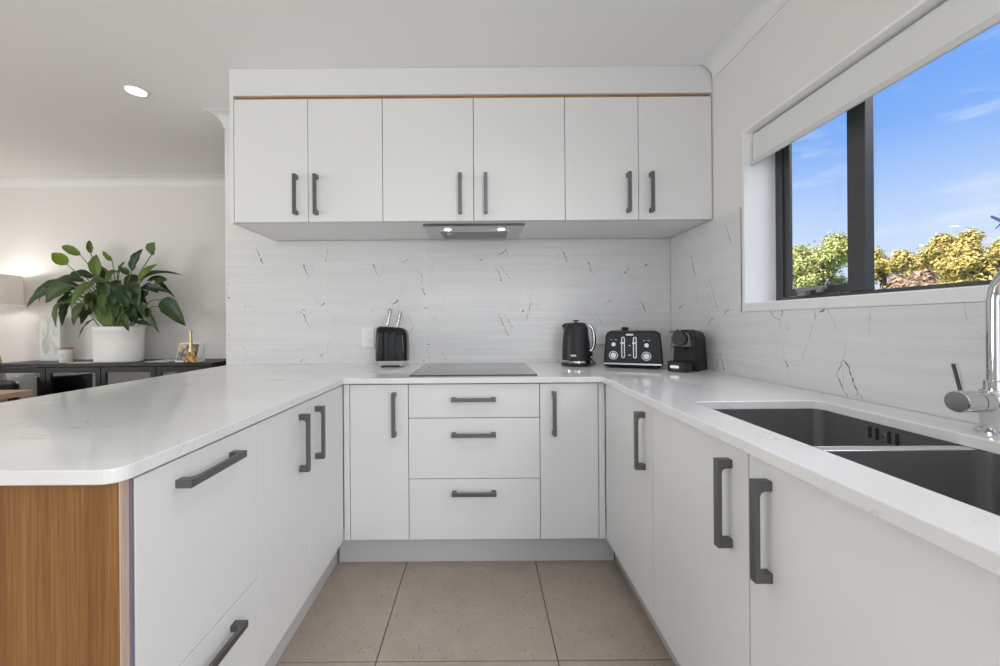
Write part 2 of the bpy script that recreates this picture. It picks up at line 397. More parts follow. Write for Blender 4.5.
# window: white margin and reveal, charcoal frame, awning sash and fixed pane
m = MB()
m.box(XW+.001, X0, y0-.02, y1+.014, z0-.034, z0, mi=1); m.box(XW+.001, X0, y1, y1+.014, z0, z1+.006, mi=1); m.box(XW+.001, X0, y0-.02, y1, z1, z1+.006, mi=1); m.box(XW+.001, X0, y0-.02, y0, z0, z1, mi=1)
m.box(XW+.001, 1.31, y1-.006, y1, z0, z1); m.box(XW+.001, 1.31, y0, y0+.006, z0, z1)
m.box(XW+.001, 1.31, y0+.006, y1-.006, z0, z0+.004); m.box(XW+.001, 1.31, y0+.006, y1-.006, z1-.006, z1)
struct(m.build('trim_3', [reveal, tile_trim]))
wn = struct(MB().box(1.31, 1.345, y1-.042, y1, z0, z1, .002).box(1.31, 1.345, y0, y0+.04, z0, z1, .002)
    .box(1.31, 1.345, y0+.04, y1-.042, z0, z0+.026, .002).box(1.31, 1.345, y0+.04, y1-.042, z1-.04, z1, .002)
    .box(1.305, 1.336, 1.281, 1.345, z0+.026, z1-.04, .002).build('window_1', alu))
m = MB()
sy0, sy1 = 1.345, 1.641
m.box(1.318, 1.331, sy0, sy0+.012, z0+.028, z1-.042, .002); m.box(1.318, 1.331, sy1-.030, sy1, z0+.028, z1-.042, .002)
m.box(1.318, 1.331, sy0+.012, sy1-.030, z0+.028, z0+.058, .002); m.box(1.318, 1.331, sy0+.012, sy1-.030, z1-.08, z1-.042, .002)
sash = m.build('sash', alu, wn)
MB().box(1.323, 1.327, sy0+.012, sy1-.030, z0+.058, z1-.08).build('pane', wglass, sash)
MB().box(1.327, 1.331, y0+.04, 1.281, z0+.026, z1-.04).build('pane', wglass, wn)
m = MB(); m.box(1.292, 1.318, 1.505, 1.545, z0+.008, z0+.028, .003); m.box(1.276, 1.30, 1.415, 1.535, z0+.026, z0+.040, .004)
m.box(1.28, 1.296, 1.425, 1.445, z0+.016, z0+.03, .003)
m.bm.transform(Matrix.Translation((0,0,.016))); m.build('winder', alu_l, wn)

# cornices
def cove(n=8, r=.070):
    pts = [(0,0)] + [(0,-r-.008)] + [(.006,-r-.008)] + [(.006 + (r-.006)*(1-math.cos(.5*PI*i/n)), -r + r*math.sin(.5*PI*i/n)*.93) for i in range(n+1)] + [(r+.006,-.004), (r+.006,0)]
    return pts
cv = cove()
def cornice(name, p, q, inward, mitre=(0,0)):
    """p, q ends at ceiling height along the wall; inward = unit vector into the room; mitre: shift of each end per unit of projection"""
    p, q, w = Vector(p), Vector(q), Vector(inward); d = (q-p).normalized()
    lp = [p + w*a + d*a*mitre[0] + Vector((0,0,b)) for a, b in cv]; lq = [q + w*a + d*a*mitre[1] + Vector((0,0,b)) for a, b in cv]
    m = MB(); m.loft([lp, lq], smooth=False); return struct(m.build(name, trimm))
cornice('trim_4', (X0,1.90,CEIL), (X0,YR,CEIL), (-1,0,0))
cornice('trim_5', (XL,YF,CEIL), (1.17,YF,CEIL), (0,-1,0))
cornice('trim_6', (XL,YR,CEIL), (XL,YF,CEIL), (1,0,0))
cornice('trim_7', (-1.577,YB+.007,CEIL), (-1.264,YB+.007,CEIL), (0,-1,0), (-1,0))
cornice('trim_8', (-1.577,YB+.12,CEIL), (-1.577,YB+.007,CEIL), (-1,0,0), (0,1))

# ------------------------------------------------------------------ kitchen cabinetry
YU = 1.91                                        # face of the wall cabinet doors
ZU0, ZU1 = 1.663, 2.286
# bulkhead above the wall cabinets with a recessed timber shadow line
bh = MB(); bh.box(-1.245, X0-.002, YU, YU+.018, 2.304, CEIL-.001, .001); bh.box(-1.245, X0-.002, YU+.018, YB, 2.304, 2.32)
bh = struct(bh.build('trim_9', cab))
o = MB().box(-1.244, X0-.004, YU+.014, YU+.03, ZU1-.006, 2.304).build('timber_strip', strip, bh); o['label'] = 'brown timber shadow line'

def make_handle(kind, a, b, fixed, face, out, parent):
    """flat bow handle 200 mm long: bar with two square feet. kind 'v' = upright, 'h' = level.
       out = unit vector away from the door, fixed = the coordinate across, face = coordinate of the door face"""
    m = MB()
    def bx(u0, u1, w0, w1, d0, d1, bev=.0012):
        # u along the handle, w across it, d out from the door
        if out[0]:
            X = sorted((face+out[0]*d0, face+out[0]*d1))
            if kind == 'v': m.box(X[0], X[1], fixed+w0, fixed+w1, u0, u1, bev)
            else: m.box(X[0], X[1], u0, u1, fixed+w0, fixed+w1, bev)
        else:
            Y = sorted((face+out[1]*d0, face+out[1]*d1))
            if kind == 'v': m.box(fixed+w0, fixed+w1, Y[0], Y[1], u0, u1, bev)
            else: m.box(u0, u1, Y[0], Y[1], fixed+w0, fixed+w1, bev)
    W = .0085
    bx(a, b, -W, W, .024, .034)
    bx(a, a+.020, -W, W, .0, .0245); bx(b-.020, b, -W, W, .0, .0245)
    def fillet(u, s):      # small curved web inside each foot
        n = 5; pts = [(u, .024)] + [(u + s*.009*(1-math.sin(.5*PI*i/n)), .024 - .009*(1-math.cos(.5*PI*i/n))) for i in range(n+1)]
        def q(uu, d, w):
            if out[0]: return (face+out[0]*d, fixed+w, uu) if kind == 'v' else (face+out[0]*d, uu, fixed+w)
            return (fixed+w, face+out[1]*d, uu) if kind == 'v' else (uu, face+out[1]*d, fixed+w)
        m.loft([[q(uu,d,-W) for uu,d in pts], [q(uu,d,W) for uu,d in pts]], smooth=False)
    fillet(a+.020, 1); fillet(b-.020, -1)
    return m.build('handle', steel, parent, world=True)

G = .0016
def front(name, axis, face, a0, a1, z0, z1, parent):
    """door or drawer front 18 mm thick; axis 'y' faces -Y, 'x+' faces +X, 'x-' faces -X"""
    m = MB()
    if axis == 'y': m.box(a0+G, a1-G, face, face+.018, z0+G, z1-G, .0012)
    elif axis == 'x+': m.box(face-.018, face, a0+G, a1-G, z0+G, z1-G, .0012)
    else: m.box(face, face+.018, a0+G, a1-G, z0+G, z1-G, .0012)
    return m.build(name, cab, parent, world=True)
def carcass(x0, x1, y0, y1, z0, z1, parent, open_side, top=True):
    m = MB(); t = .016
    if open_side == 'y':
        m.box(x0, x0+t, y0, y1, z0, z1); m.box(x1-t, x1, y0, y1, z0, z1); m.box(x0+t, x1-t, y1-t, y1, z0, z1)
        m.box(x0+t, x1-t, y0, y1-t, z0, z0+t)
        if top: m.box(x0+t, x1-t, y0, y1-t, z1-t, z1)
        m.box(x0+t, x1-t, y0+.05, y1-t, (z0+z1)/2-.008, (z0+z1)/2+.008)
    else:
        m.box(x0, x1, y0, y0+t, z0, z1); m.box(x0, x1, y1-t, y1, z0, z1)
        xb = (x0, x0+t) if open_side == 'x+' else (x1-t, x1)
        m.box(xb[0], xb[1], y0+t, y1-t, z0, z1)
        m.box(x0, x1, y0+t, y1-t, z0, z0+t)
        if top: m.box(x0, x1, y0+t, y1-t, z1-t, z1)
    return m.build('carcass', carc, parent, world=True)

# wall cabinets: three pairs of doors
UX = [-1.243, -.869, -.492, -.032, .430, .801, X0-.004]
uh = [-.869-.057, -.869+.045, -.032-.068, -.032+.060, .801-.055, .801+.060]
ulab = ['white two-door wall cabinet at the open left end of the upper row',
        'wide white two-door wall cabinet in the middle, directly above the range hood',
        'white two-door wall cabinet in the corner against the window wall']
for i in range(3):
    a, b_, c = UX[2*i:2*i+3]
    t = thing('wall_cabinet', ulab[i], 'cabinet', ((a+c)/2, YB, ZU0), 0, 'upper wall cabinets')
    carcass(a+.001, c-.001, YU+.02, YB+.005, ZU0+.001, 2.303, t, 'y')
    MB().box(a, c, YU+.019, YB, ZU0-.0, ZU0+.0008).build('underside', cab, t, world=True)
    for j, (p, q) in enumerate(((a,b_), (b_,c))):
        d_ = front('door', 'y', YU, p, q, ZU0, ZU1, t)
        make_handle('v', 1.697, 1.897, uh[2*i+j], YU, (0,-1), d_)
tag(MB().box(-1.264, -1.245, YU, YB+.0065, ZU0-.002, CEIL-.001, .001).build('end_panel', cab), 'tall white end panel closing the left side of the wall cabinets', 'panel')

# base cabinets
ZB0, ZB1 = .156, .869
YD, XP, XR = 1.73, -.634, .566
HZ = (.634, .834)
t = thing('base_cabinet', 'narrow white base cabinet left of the drawers, handle at its right', 'cabinet', (-.47,2.3,ZB0), 0, 'base cabinets')
carcass(-.604, -.3355, YD+.02, 2.31, ZB0, ZB1, t, 'y')
d_ = front('door', 'y', YD, -.604, -.3355, ZB0, ZB1, t); make_handle('v', *HZ, -.3355-.062, YD, (0,-1), d_)
MB().box(XP+.002, -.606, YD+.002, YD+.02, ZB0, ZB1).build('filler', cab, t, world=True)
t = thing('base_cabinet', 'narrow white base cabinet right of the drawers, handle at its left', 'cabinet', (.40,2.3,ZB0), 0, 'base cabinets')
carcass(.266, .534, YD+.02, 2.31, ZB0, ZB1, t, 'y')
d_ = front('door', 'y', YD, .266, .534, ZB0, ZB1, t); make_handle('v', *HZ, .266+.063, YD, (0,-1), d_)
MB().box(.536, XR-.002, YD+.002, YD+.02, ZB0, ZB1).build('filler', cab, t, world=True)
t = thing('drawer_cabinet', 'white three-drawer base cabinet under the cooktop', 'cabinet', (-.035,2.3,ZB0), 0, 'base cabinets')
carcass(-.3355, .266, YD+.02, 2.31, ZB0, ZB1, t, 'y')
for (a, b_, hz) in ((.713,ZB1,.800), (.435,.713,.640), (ZB0,.435,.374)):
    d_ = front('drawer', 'y', YD, -.3355, .266, a, b_, t); make_handle('h', -.137, .064, hz, YD, (0,-1), d_)
# peninsula
t = thing('drawer_cabinet', 'white peninsula cabinet nearest the timber end, level handle and low drawer', 'cabinet', (-.9,.88,ZB0), 0, 'base cabinets')
carcass(-1.21, XP-.021, .6905, 1.069, ZB0, ZB1, t, 'x+')
d_ = front('door', 'x+', XP, .6885, 1.07, .435, ZB1, t); make_handle('h', .780, .967, .818, XP, (1,0), d_)
d_ = front('drawer', 'x+', XP, .6885, 1.07, ZB0, .435, t); make_handle('h', .780, .967, .384, XP, (1,0), d_)
t = thing('base_cabinet', 'white peninsula base cabinet with two tall doors and paired handles', 'cabinet', (-.9,1.4,ZB0), 0, 'base cabinets')
carcass(-1.21, XP-.02, 1.071, 1.728, ZB0, ZB1, t, 'x+')
d_ = front('door', 'x+', XP, 1.07, 1.379, ZB0, ZB1, t); make_handle('v', *HZ, 1.318, XP, (1,0), d_)
d_ = front('door', 'x+', XP, 1.379, 1.728, ZB0, ZB1, t); make_handle('v', *HZ, 1.444, XP, (1,0), d_)
ep = MB().box(-1.545, -.642, .668, .684, 0, .8735).build('end_panel', timber)
tag(ep, 'honey-brown timber veneer panel on the end of the peninsula', 'panel')
o = MB().box(-.642, -.6395, .668, .684, 0, .8735).build('edge_strip', tim_edge, ep); o['label'] = 'pale pinkish edge strip'
MB().box(-.654, -.6345, .684, .6878, .06, .869).build('gap_strip', mat('gap_strip_grey', (.17,.17,.22), .6), ep)
tag(MB().box(-1.545, -1.527, .687, YB, 0, .8735).build('back_panel', timber), 'timber panel along the dining side of the peninsula', 'panel')
# right run
t = thing('base_cabinet', 'white base cabinet in the corner of the right-hand run', 'cabinet', (.87,1.49,ZB0), 0, 'base cabinets')
carcass(XR+.02, 1.165, 1.259, 1.728, ZB0, ZB1, t, 'x-')
d_ = front('door', 'x-', XR, 1.258, 1.728, ZB0, ZB1, t); make_handle('v', *HZ, 1.316, XR, (-1,0), d_)
t = thing('base_cabinet', 'white two-door base cabinet under the sink', 'cabinet', (.87,.8,ZB0), 0, 'base cabinets')
carcass(XR+.02, 1.165, .34, 1.257, ZB0, .66, t, 'x-', top=False)
for ya in (.34, 1.241): MB().box(XR+.02, 1.165, ya, ya+.016, .66, ZB1).build('side_panel', carc, t, world=True)
d_ = front('door', 'x-', XR, .803, 1.258, ZB0, ZB1, t); make_handle('v', *HZ, .862, XR, (-1,0), d_)
d_ = front('door', 'x-', XR, .34, .803, ZB0, ZB1, t); make_handle('v', *HZ, .745, XR, (-1,0), d_)
# kickboards
YK = 1.822
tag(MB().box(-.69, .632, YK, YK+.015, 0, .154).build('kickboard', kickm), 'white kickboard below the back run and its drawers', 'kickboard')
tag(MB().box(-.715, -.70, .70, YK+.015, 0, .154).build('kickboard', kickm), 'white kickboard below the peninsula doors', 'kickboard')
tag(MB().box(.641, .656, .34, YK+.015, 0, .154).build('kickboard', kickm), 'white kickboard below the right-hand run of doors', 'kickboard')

# worktop: one U-shaped slab with the sink cut out
def arc(cx, cy, r, a0, a1, n=6): return [(cx + r*math.cos(math.radians(a0+(a1-a0)*i/n)), cy + r*math.sin(math.radians(a0+(a1-a0)*i/n))) for i in range(n+1)]
XI, XI2, YI, XO, YE, YN = -.624, .545, 1.71, -1.56, .645, .31
SX0, SX1, SY0, SY1, SR = .652, 1.040, .43, 1.168, .022
xm = .845
holeL = [(xm,SY0)] + list(reversed(arc(SX0+SR, SY0+SR, SR, 180, 270))) + list(reversed(arc(SX0+SR, SY1-SR, SR, 90, 180))) + [(xm,SY1)]
holeR = [(xm,SY1)] + list(reversed(arc(SX1-SR, SY1-SR, SR, 0, 90))) + list(reversed(arc(SX1-SR, SY0+SR, SR, 270, 360))) + [(xm,SY0)]
outerL = [(xm,YB-.0005), (XO,YB-.0005)] + arc(XO+.03, YE+.03, .03, 180, 270) + arc(XI-.032, YE+.032, .032, 270, 360) + [(XI,YI), (XI2,YI), (XI2,YN), (xm,YN)]
pL = outerL + holeL
pR = [(xm,YN), (XW-.0005,YN), (XW-.0005,YB-.0005), (xm,YB-.0005)] + holeR
m = MB(); bm = m.bm; vt, vb = {}, {}
def vv(d, p, z):
    k = (round(p[0],5), round(p[1],5))
    if k not in d: d[k] = bm.verts.new((p[0], p[1], z))
    return d[k]
for pl in (pL, pR):
    bm.faces.new([vv(vt,p,.9) for p in pl]); bm.faces.new([vv(vb,p,.874) for p in reversed(pl)])
    for a, b_ in zip(pl, pl[1:]+pl[:1]):
        if abs(a[0]-xm) < 1e-6 and abs(b_[0]-xm) < 1e-6: continue
        bm.faces.new((vv(vt,a,.9), vv(vb,a,.874), vv(vb,b_,.874), vv(vt,b_,.9)))
wt = m.build('worktop', quartz); bevel_mod(wt, .003, 3)
tag(wt, 'white U-shaped stone worktop with faint grey veins over all base cabinets', 'worktop')
# ------------------------------------------------------------------ sink
sk = thing('sink', 'undermount double-bowl stainless steel sink set in the right worktop', 'sink', (.846,.80,.68))
def bowl(y0, y1):
    m = MB(); x0, x1 = SX0-.006, SX1+.006; cx, cy = (x0+x1)/2, (y0+y1)/2; w, h = x1-x0, y1-y0
    lp = []
    for (ins, z, r) in ((0,.8735,.024), (0,.715,.024), (.003,.700,.026), (.012,.690,.032), (.03,.686,.045)):
        lp.append([(p[0], p[1], z) for p in rrect(w-2*ins, h-2*ins, r, 6, cx, cy)])
    out = []
    for (o_, z, r) in ((.0,.8735,.024), (.0012,.8730,.025), (.0012,.70,.025), (-.012,.682,.034), (-.03,.680,.045)):
        out.append([(p[0], p[1], z) for p in rrect(w+2*o_, h+2*o_, r, 6, cx, cy)])
    m.loft(list(reversed(lp)), (True,False)); m.loft(out, (False,True))
    b_ = m.build('bowl', sinkm, sk, world=True)
    d = MB(); d.lathe([(.045,.6865), (.045,.689), (.036,.689), (.032,.684), (.004,.684)], 28, c=(cx,cy)); d.lathe([(.02,.6865),(.02,.690),(.003,.692)], 20, c=(cx,cy))
    d.build('drain', sinkrim, b_, world=True)
    return b_
b1 = bowl(.822, SY1+.006); b2 = bowl(SY0-.006, .792)
MB().box(SX0-.004, SX1+.004, .7935, .8205, .868, .8738, .0015).build('divider', sinkrim, sk, world=True)
for yy in (1.018, .999, .970, .951):
    m = MB(); m.loft([[(SX1+.0055-dx_, p[0]+yy, p[1]+.846) for p in rrect(.0085,.032,.004,4)] for dx_ in (0,.0012)], smooth=False)
    m.build('overflow_slot', black_soft, b1, world=True)
MB().cyl((SX1+.006,.9845,.846), (SX1+.003,.9845,.846), .005).build('overflow_screw', chrome, b1, world=True)

# ------------------------------------------------------------------ mixer tap
tp = thing('mixer_tap', 'chrome gooseneck mixer tap standing behind the sink', 'tap', (1.122,.825,.9))
MB().lathe([(.031,0), (.031,.004), (.026,.008), (.0245,.010)], 32).build('flange', chrome, tp)
MB().lathe([(.0225,.008), (.0225,.045), (.024,.047), (.024,.090), (.022,.093)], 32).build('body', chrome, tp)
m = MB(); m.lathe([(.0175,.093), (.0175,.112), (.0155,.114)], 28); m.build('collar', chrome, tp)
pts = [(0,0,.112), (0,0,.20), (0,0,.29)] + [(0, -.085+.085*math.cos(a), .29+.085*math.sin(a)) for a in [PI*i/10 for i in range(1,10)]] + [(0,-.170,.285), (0,-.170,.26)]
MB().tube(pts, .0128, 18).build('spout', chrome, tp)
m = MB(); m.cyl((-.022,0,.068), (-.044,0,.068), .0225, n=32); m.cyl((-.0455,0,.068), (-.086,0,.068), .0235, n=32, bev=.0015)
br = m.build('valve_barrel', chrome, tp)
MB().cyl((-.0845,0,.068), (-.0868,0,.068), .0212, n=32).build('end_cap', dchrome, br)
MB().cyl((-.074,0,.088), (-.090,0,.152), .0048, .0056, n=14).build('lever', chrome, br)

# ------------------------------------------------------------------ cooktop and range hood
ck = thing('cooktop', 'black glass cooktop set flush in the back worktop', 'cooktop', (-.03,2.01,.9))
cxa, cxb = P(410.4,374.5,Z=.906).x, P(537.6,374.5,Z=.906).x
m = MB(); m.loft([[(p[0],p[1],z) for p in rrect(cxb-cxa-2*i_, .515-2*i_, .006, 3, (cxa+cxb)/2, 2.012)] for z, i_ in ((.9003,.0),(.9055,.0),(.9070,.0015))], smooth=False)
m.build('glass', ghob, ck, world=True)
zone = mat('zone_print', (.16,.16,.16), .3)
def ring(mb, cx, cy, r, z, w=.0012, n=40):
    mb.loft([[(cx+rr*math.cos(2*PI*i/n), cy+rr*math.sin(2*PI*i/n), z) for i in range(n)] for rr in (r-w, r)], (False,False), smooth=False)
for x, y, r in ((-.17,1.90,.075), (.11,1.90,.09), (-.17,2.13,.09), (.11,2.13,.075)): 
    m = MB(); ring(m, x, y, r, .9072); m.build('cooking_zone', zone, ck, world=True)

rh = thing('range_hood', 'slim stainless range hood under the middle wall cabinets with two lamps', 'range hood', (-.035,2.12,1.64))
hx0, hx1, hy0, hy1, hz = -.298, .230, 1.975, 2.285, 1.652
m = MB(); m.box(hx0, hx1, hy0, hy1, hz, ZU0-.0005, .0015); m.build('canopy', hoodm, rh, world=True)
MB().box(hx0-.001, hx1+.001, hy0-.012, hy0, hz+.0005, ZU0-.002, .002).build('front_lip', mat('hood_lip', (.16,.16,.16), .3, .8), rh, world=True)
m = MB(); fx0, fx1, fy0, fy1 = -.215, .150, 2.065, 2.245
m.box(fx0, fx1, fy0, fy1, hz-.003, hz); m.build('filter', hoodf, rh, world=True)
m = MB()
for a in ((fx0-.008,fx0,fy0,fy1), (fx1,fx1+.008,fy0,fy1), (fx0-.008,fx1+.008,fy0-.006,fy0), (fx0-.008,fx1+.008,fy1,fy1+.006)): m.box(*a, hz-.006, hz, .001)
m.build('filter_frame', hoodm, rh, world=True)
m = MB(); m.box(-.205, -.165, 2.09, 2.135, hz-.007, hz-.002, .001); cp = m.build('control_panel', silver, rh, world=True)
MB().box(-.200, -.188, 2.10, 2.125, hz-.009, hz-.006, .001).build('button', black_soft, cp, world=True)
for px, py in ((447.7,229.2), (501.3,228.8)):
    p = P(px, py, Z=hz)
    o = MB().lathe([(.021,-.003), (.021,0), (.017,0)], 24, c=(p.x,p.y))
    for v_ in o.bm.verts: v_.co.z += hz
    o = o.build('lamp', hoodm, rh, world=True)
    q = MB().lathe([(.019,-.0036), (.019,-.001)], 24, c=(p.x,p.y))
    for v_ in q.bm.verts: v_.co.z += hz
    q.build('lens', lampw, o, world=True)

# ------------------------------------------------------------------ knife block and knives
kb = thing('knife_block', 'glossy black knife block with a pale base at the left of the cooktop', 'knife block', (-.513,2.19,.9))
m = MB()
def ell(w, d, y, tw=0, z=0, r=.03): return [(p[0]+tw, p[1]+y, z) for p in rrect(w, d, r, 5)]
m.loft([ell(.140,.095,0,0,.004,.02), ell(.156,.105,0,0,.012,.022), ell(.180,.116,0,0,.036,.024)], smooth=False); m.build('base', silver, kb)
MB().box(-.05,.05,-.058,-.05,0,.010).box(-.06,.06,-.04,.04,0,.005).build('base_recess', black_soft, kb)
lp = [ell(.180,.114,0,0,.036,.024), ell(.181,.115,0,0,.12,.026), ell(.177,.112,0,0,.178,.028), ell(.170,.106,0,-.002,.208,.03), ell(.156,.096,0,-.006,.224,.03), ell(.130,.075,0,-.010,.231,.03)]
for q in lp:                                      # the top slopes down to the right
    for i, p_ in enumerate(q): q[i] = (p_[0], p_[1], p_[2] - max(0,(p_[2]-.18))*max(0,(p_[0]+.05))*1.6)
m = MB(); m.loft(lp); m.build('body', black_gloss, kb)
knife_steel = mat('knife_steel', (.50,.50,.50), .22, 1.0)
m = MB()
for x in (-.055,-.020,.020): m.box(x-.011, x+.011, -.0590, -.054, .045, .200, .002)
m.build('slat', black_gloss, kb)
for i, (bx_, by_, tx3, ty3, lab) in enumerate(((387.2,327,390.6,308.5,'steel-handled knife in the black block, the taller left one'), (397.2,328,400.4,311,'steel-handled knife in the black block, the shorter right one'))):
    a, b_ = P(bx_, by_-1.0, Y=2.185), P(tx3, ty3, Y=2.20)
    kn = thing('knife', lab, 'knife', a, 0, 'knives in the block')
    d = (b_-a); pts = [a + d*t for t in (0,.10,.3,.55,.8,.95,1.0)]; rr = (.009,.0105,.0115,.011,.0125,.012,.008)
    MB().tube(pts, list(rr), 14).build('handle', knife_steel, kn, world=True)
    u = d.normalized()
    MB().tube([a-u*.035, a+u*.004], [.003,.004], 6).build('blade', silver, kn, world=True)

# ------------------------------------------------------------------ kettle
kt = thing('kettle', 'black cone-shaped electric kettle with chrome handle, left of the toaster', 'kettle', (.545,2.17,.9))
MB().lathe([(.076,0), (.084,.002), (.084,.012), (.079,.018)], 40).build('power_base', black_satin, kt)
MB().lathe([(.079,.018), (.0815,.021), (.0815,.030), (.079,.033)], 40).build('chrome_band', chrome, kt)
MB().lathe([(.0795,.033), (.080,.05), (.078,.11), (.073,.17), (.066,.212), (.059,.232), (.055,.237)], 40).build('body', black_satin, kt)
m = MB(); m.lathe([(.054,.236), (.054,.241), (.046,.245), (.012,.247)], 36); ld = m.build('lid', black_gloss, kt)
m = MB(); m.lathe([(.006,.246), (.007,.253), (.019,.2555), (.020,.259), (.006,.2605)], 20); m.build('lid_knob', black_satin, ld)
m = MB(); hp = smooth_bez([(.052,-.03,.228), (.070,-.032,.226), (.086,-.034,.200), (.093,-.035,.155), (.090,-.034,.115), (.080,-.032,.092), (.066,-.031,.086)], 6)
m.tube(hp, .0085, 12); hd = m.build('handle', chrome, kt)
m = MB(); m.tube([Vector(p)+Vector((.006,.004,0)) for p in hp[4:-6]], .0065, 10); m.build('handle_grip', black_gloss, hd)
m = MB(); m.loft([[(.068 + .002 + (.0 if z < .16 else -(z-.16)*.13) + p[0]*.3, -.028 + p[0]*.9, z) for p in ((-.010,0),(.010,0),(.010,1),(-.010,1))][:2] + [(.060,-.018,z), (.060,-.036,z)] for z in (.088,.12,.16,.19,.215)], smooth=False)
m.build('water_gauge', mat('gauge_grey', (.30,.30,.31), .15, .4), kt)
m = MB(); m.tube(smooth_bez([(-.040,.035,.205),(-.050,.042,.222),(-.058,.048,.232)],4), [.020]*5+[.016]*4, 12); m.build('spout', black_satin, kt)
m = MB(); m.loft([[(-.0335-.0+p[0]*.9, -.0735+p[0]*-.42-d_, p[1]+.062) for p in rrect(.030,.011,.003,3)] for d_ in (-.004,.0008)], smooth=False); m.build('badge', badge, kt)
m = MB(); m.box(.070,.088,-.03,.0,.036,.080,.004); sw = m.build('switch_housing', black_gloss, kt)
MB().box(.076,.084,-.033,-.028,.045,.055,.001).build('switch', badge, sw)
MB().tube(smooth_bez([(.080,.02,.012), (.11,.03,.006), (.135,.09,.006), (.12,.135,.02)], 6), .0035, 8).build('cord', black_soft, kt)

# ------------------------------------------------------------------ toaster (front is local -Y)
A = P(604.0,365.6,Z=.903); B_ = P(661.2,368.6,Z=.903)
TA = Vector((.658,2.045,.9)); TB = Vector((.938,1.935,.9))
rz = math.atan2(TB.y-TA.y, TB.x-TA.x)
ts = thing('toaster', 'black four-slice toaster with chrome dials between kettle and coffee machine', 'toaster', (TA+TB)/2, rz)
def tl(wb, wt_, z0_, z1_, y, r0, r1, n=5):
    """rounded trapezoid, front view"""
    out = []
    h = z1_-z0_
    for (sx, sy, a0, r) in ((-1,-1,PI,r0), (1,-1,1.5*PI,r0), (1,1,0,r1), (-1,1,.5*PI,r1)):
        w = wb if sy < 0 else wt_
        for i in range(n+1):
            t = a0+.5*PI*i/n
            out.append((sx*(w/2-r)+r*math.cos(t), y, (z0_+r if sy < 0 else z1_-r)+r*math.sin(t)))
    return out
W0 = (TB-TA).length
TD = .205
m = MB(); m.loft([tl(W0-.022,W0-.05,.030,.190,0,.004,.018), tl(W0-.010,W0-.036,.026,.196,.006,.006,.022), tl(W0-.006,W0-.030,.026,.198,.018,.006,.024), tl(W0-.006,W0-.030,.026,.198,TD-.012,.006,.024), tl(W0-.022,W0-.05,.030,.190,TD,.004,.018)])
m.build('housing', black_satin, ts)
m = MB(); m.loft([[(p[0],p[1]+TD/2,z) for p in rrect(W0+w_, TD+w_, .02, 5)] for z, w_ in ((0,-.05),(.012,-.016),(.020,-.002),(.0265,-.004))]); m.build('base', black_gloss, ts)
m = MB(); m.loft([[(p[0],p[1]+TD/2,z) for p in rrect(W0+w_, TD+w_, .02, 5)] for z, w_ in ((.0205,.001),(.022,.003),(.0285,.001),(.030,-.004))]); m.build('chrome_band', satin, ts)
def disc(mb, x, z, r, y0_, y1_, n=28, rin=None):
    if rin is None: mb.cyl((x,y0_,z), (x,y1_,z), r, n=n)
    else:
        c_ = lambda rr, y: [(x+rr*math.cos(2*PI*i/n), y, z+rr*math.sin(2*PI*i/n)) for i in range(n)]
        mb.loft([c_(rin,y0_), c_(r,y0_), c_(r,y1_), c_(rin,y1_), c_(rin,y0_)], (False,False), smooth=False)
sc_ = W0/ (57.2)                                   # metres per picture pixel on the toaster's face
def tx_(zx): return (zx-430)/11.9*sc_
def tz_(zy): return .197 - (zy-112)/11.9*.0046*1.0
for x, z, r in ((tx_(212), .070, .0225), (tx_(578), .068, .0230)):
    m = MB(); disc(m, x, z, r, -.0035, .004, rin=r-.0035); d_ = m.build('dial', satin, ts)
    m = MB(); disc(m, x, z, r*.62, -.012, .004); m.build('knob', satin, d_)
for x, z in ((tx_(215), .128), (tx_(580), .125)):
    m = MB(); disc(m, x, z, .0105, -.010, .004); m.build('button', satin, ts)
    m = MB(); m.box(x-.016, x-.006, -.0012, .003, z+.0235, z+.0255); m.box(x+.005, x+.017, -.0012, .003, z+.0235, z+.0255); m.build('marking', badge, ts)
for x in (tx_(322), tx_(453)):
    m = MB(); outer = rrect(.018,.112,.0085,5,x,.112); inner = rrect(.009,.103,.0042,5,x,.112)
    m.loft([[(p[0],y,p[1]) for p in lp_] for lp_, y in ((inner,.003),(outer,.003),(outer,-.003),(inner,-.003),(inner,.003))], (False,False), smooth=False)
    sl = m.build('lever_slot', satin, ts)
    m = MB(); m.box(x-.013, x+.006, -.016, .002, .130, .140, .003); m.build('lever', satin, sl)
m = MB(); m.loft([[(p[0]+tx_(395),y,p[1]+.180) for p in rrect(.036,.009,.004,4)] for y in (.002,-.0022)], smooth=False); m.build('badge', badge, ts)
m = MB(); m.box(tx_(380), tx_(405), -.0012, .003, .121, .1235); m.build('marking', badge, ts); m = MB(); m.box(tx_(378), tx_(410), -.0012, .003, .070, .074); m.build('marking', badge, ts)
m = MB()
for x in (-.062,.062): m.box(x-.05, x+.05, .055, .08, .1945, .1988); m.box(x-.05, x+.05, .115, .14, .1945, .1988)
m.build('bread_slot', black_soft, ts)
Mi = MW[ts.name]
m = MB(); m.tube(smooth_bez([(TA.x+.20,TA.y+.10,.93), (.90,2.25,.92), (.905,2.30,.96), (.885,2.305,1.03), (.878,2.305,1.085)], 6), .0035, 8); cd = m.build('cord', black_soft, ts, world=True)
MB().box(.862, .892, 2.283, 2.3195, 1.080, 1.116, .004).build('plug', black_soft, cd, world=True)

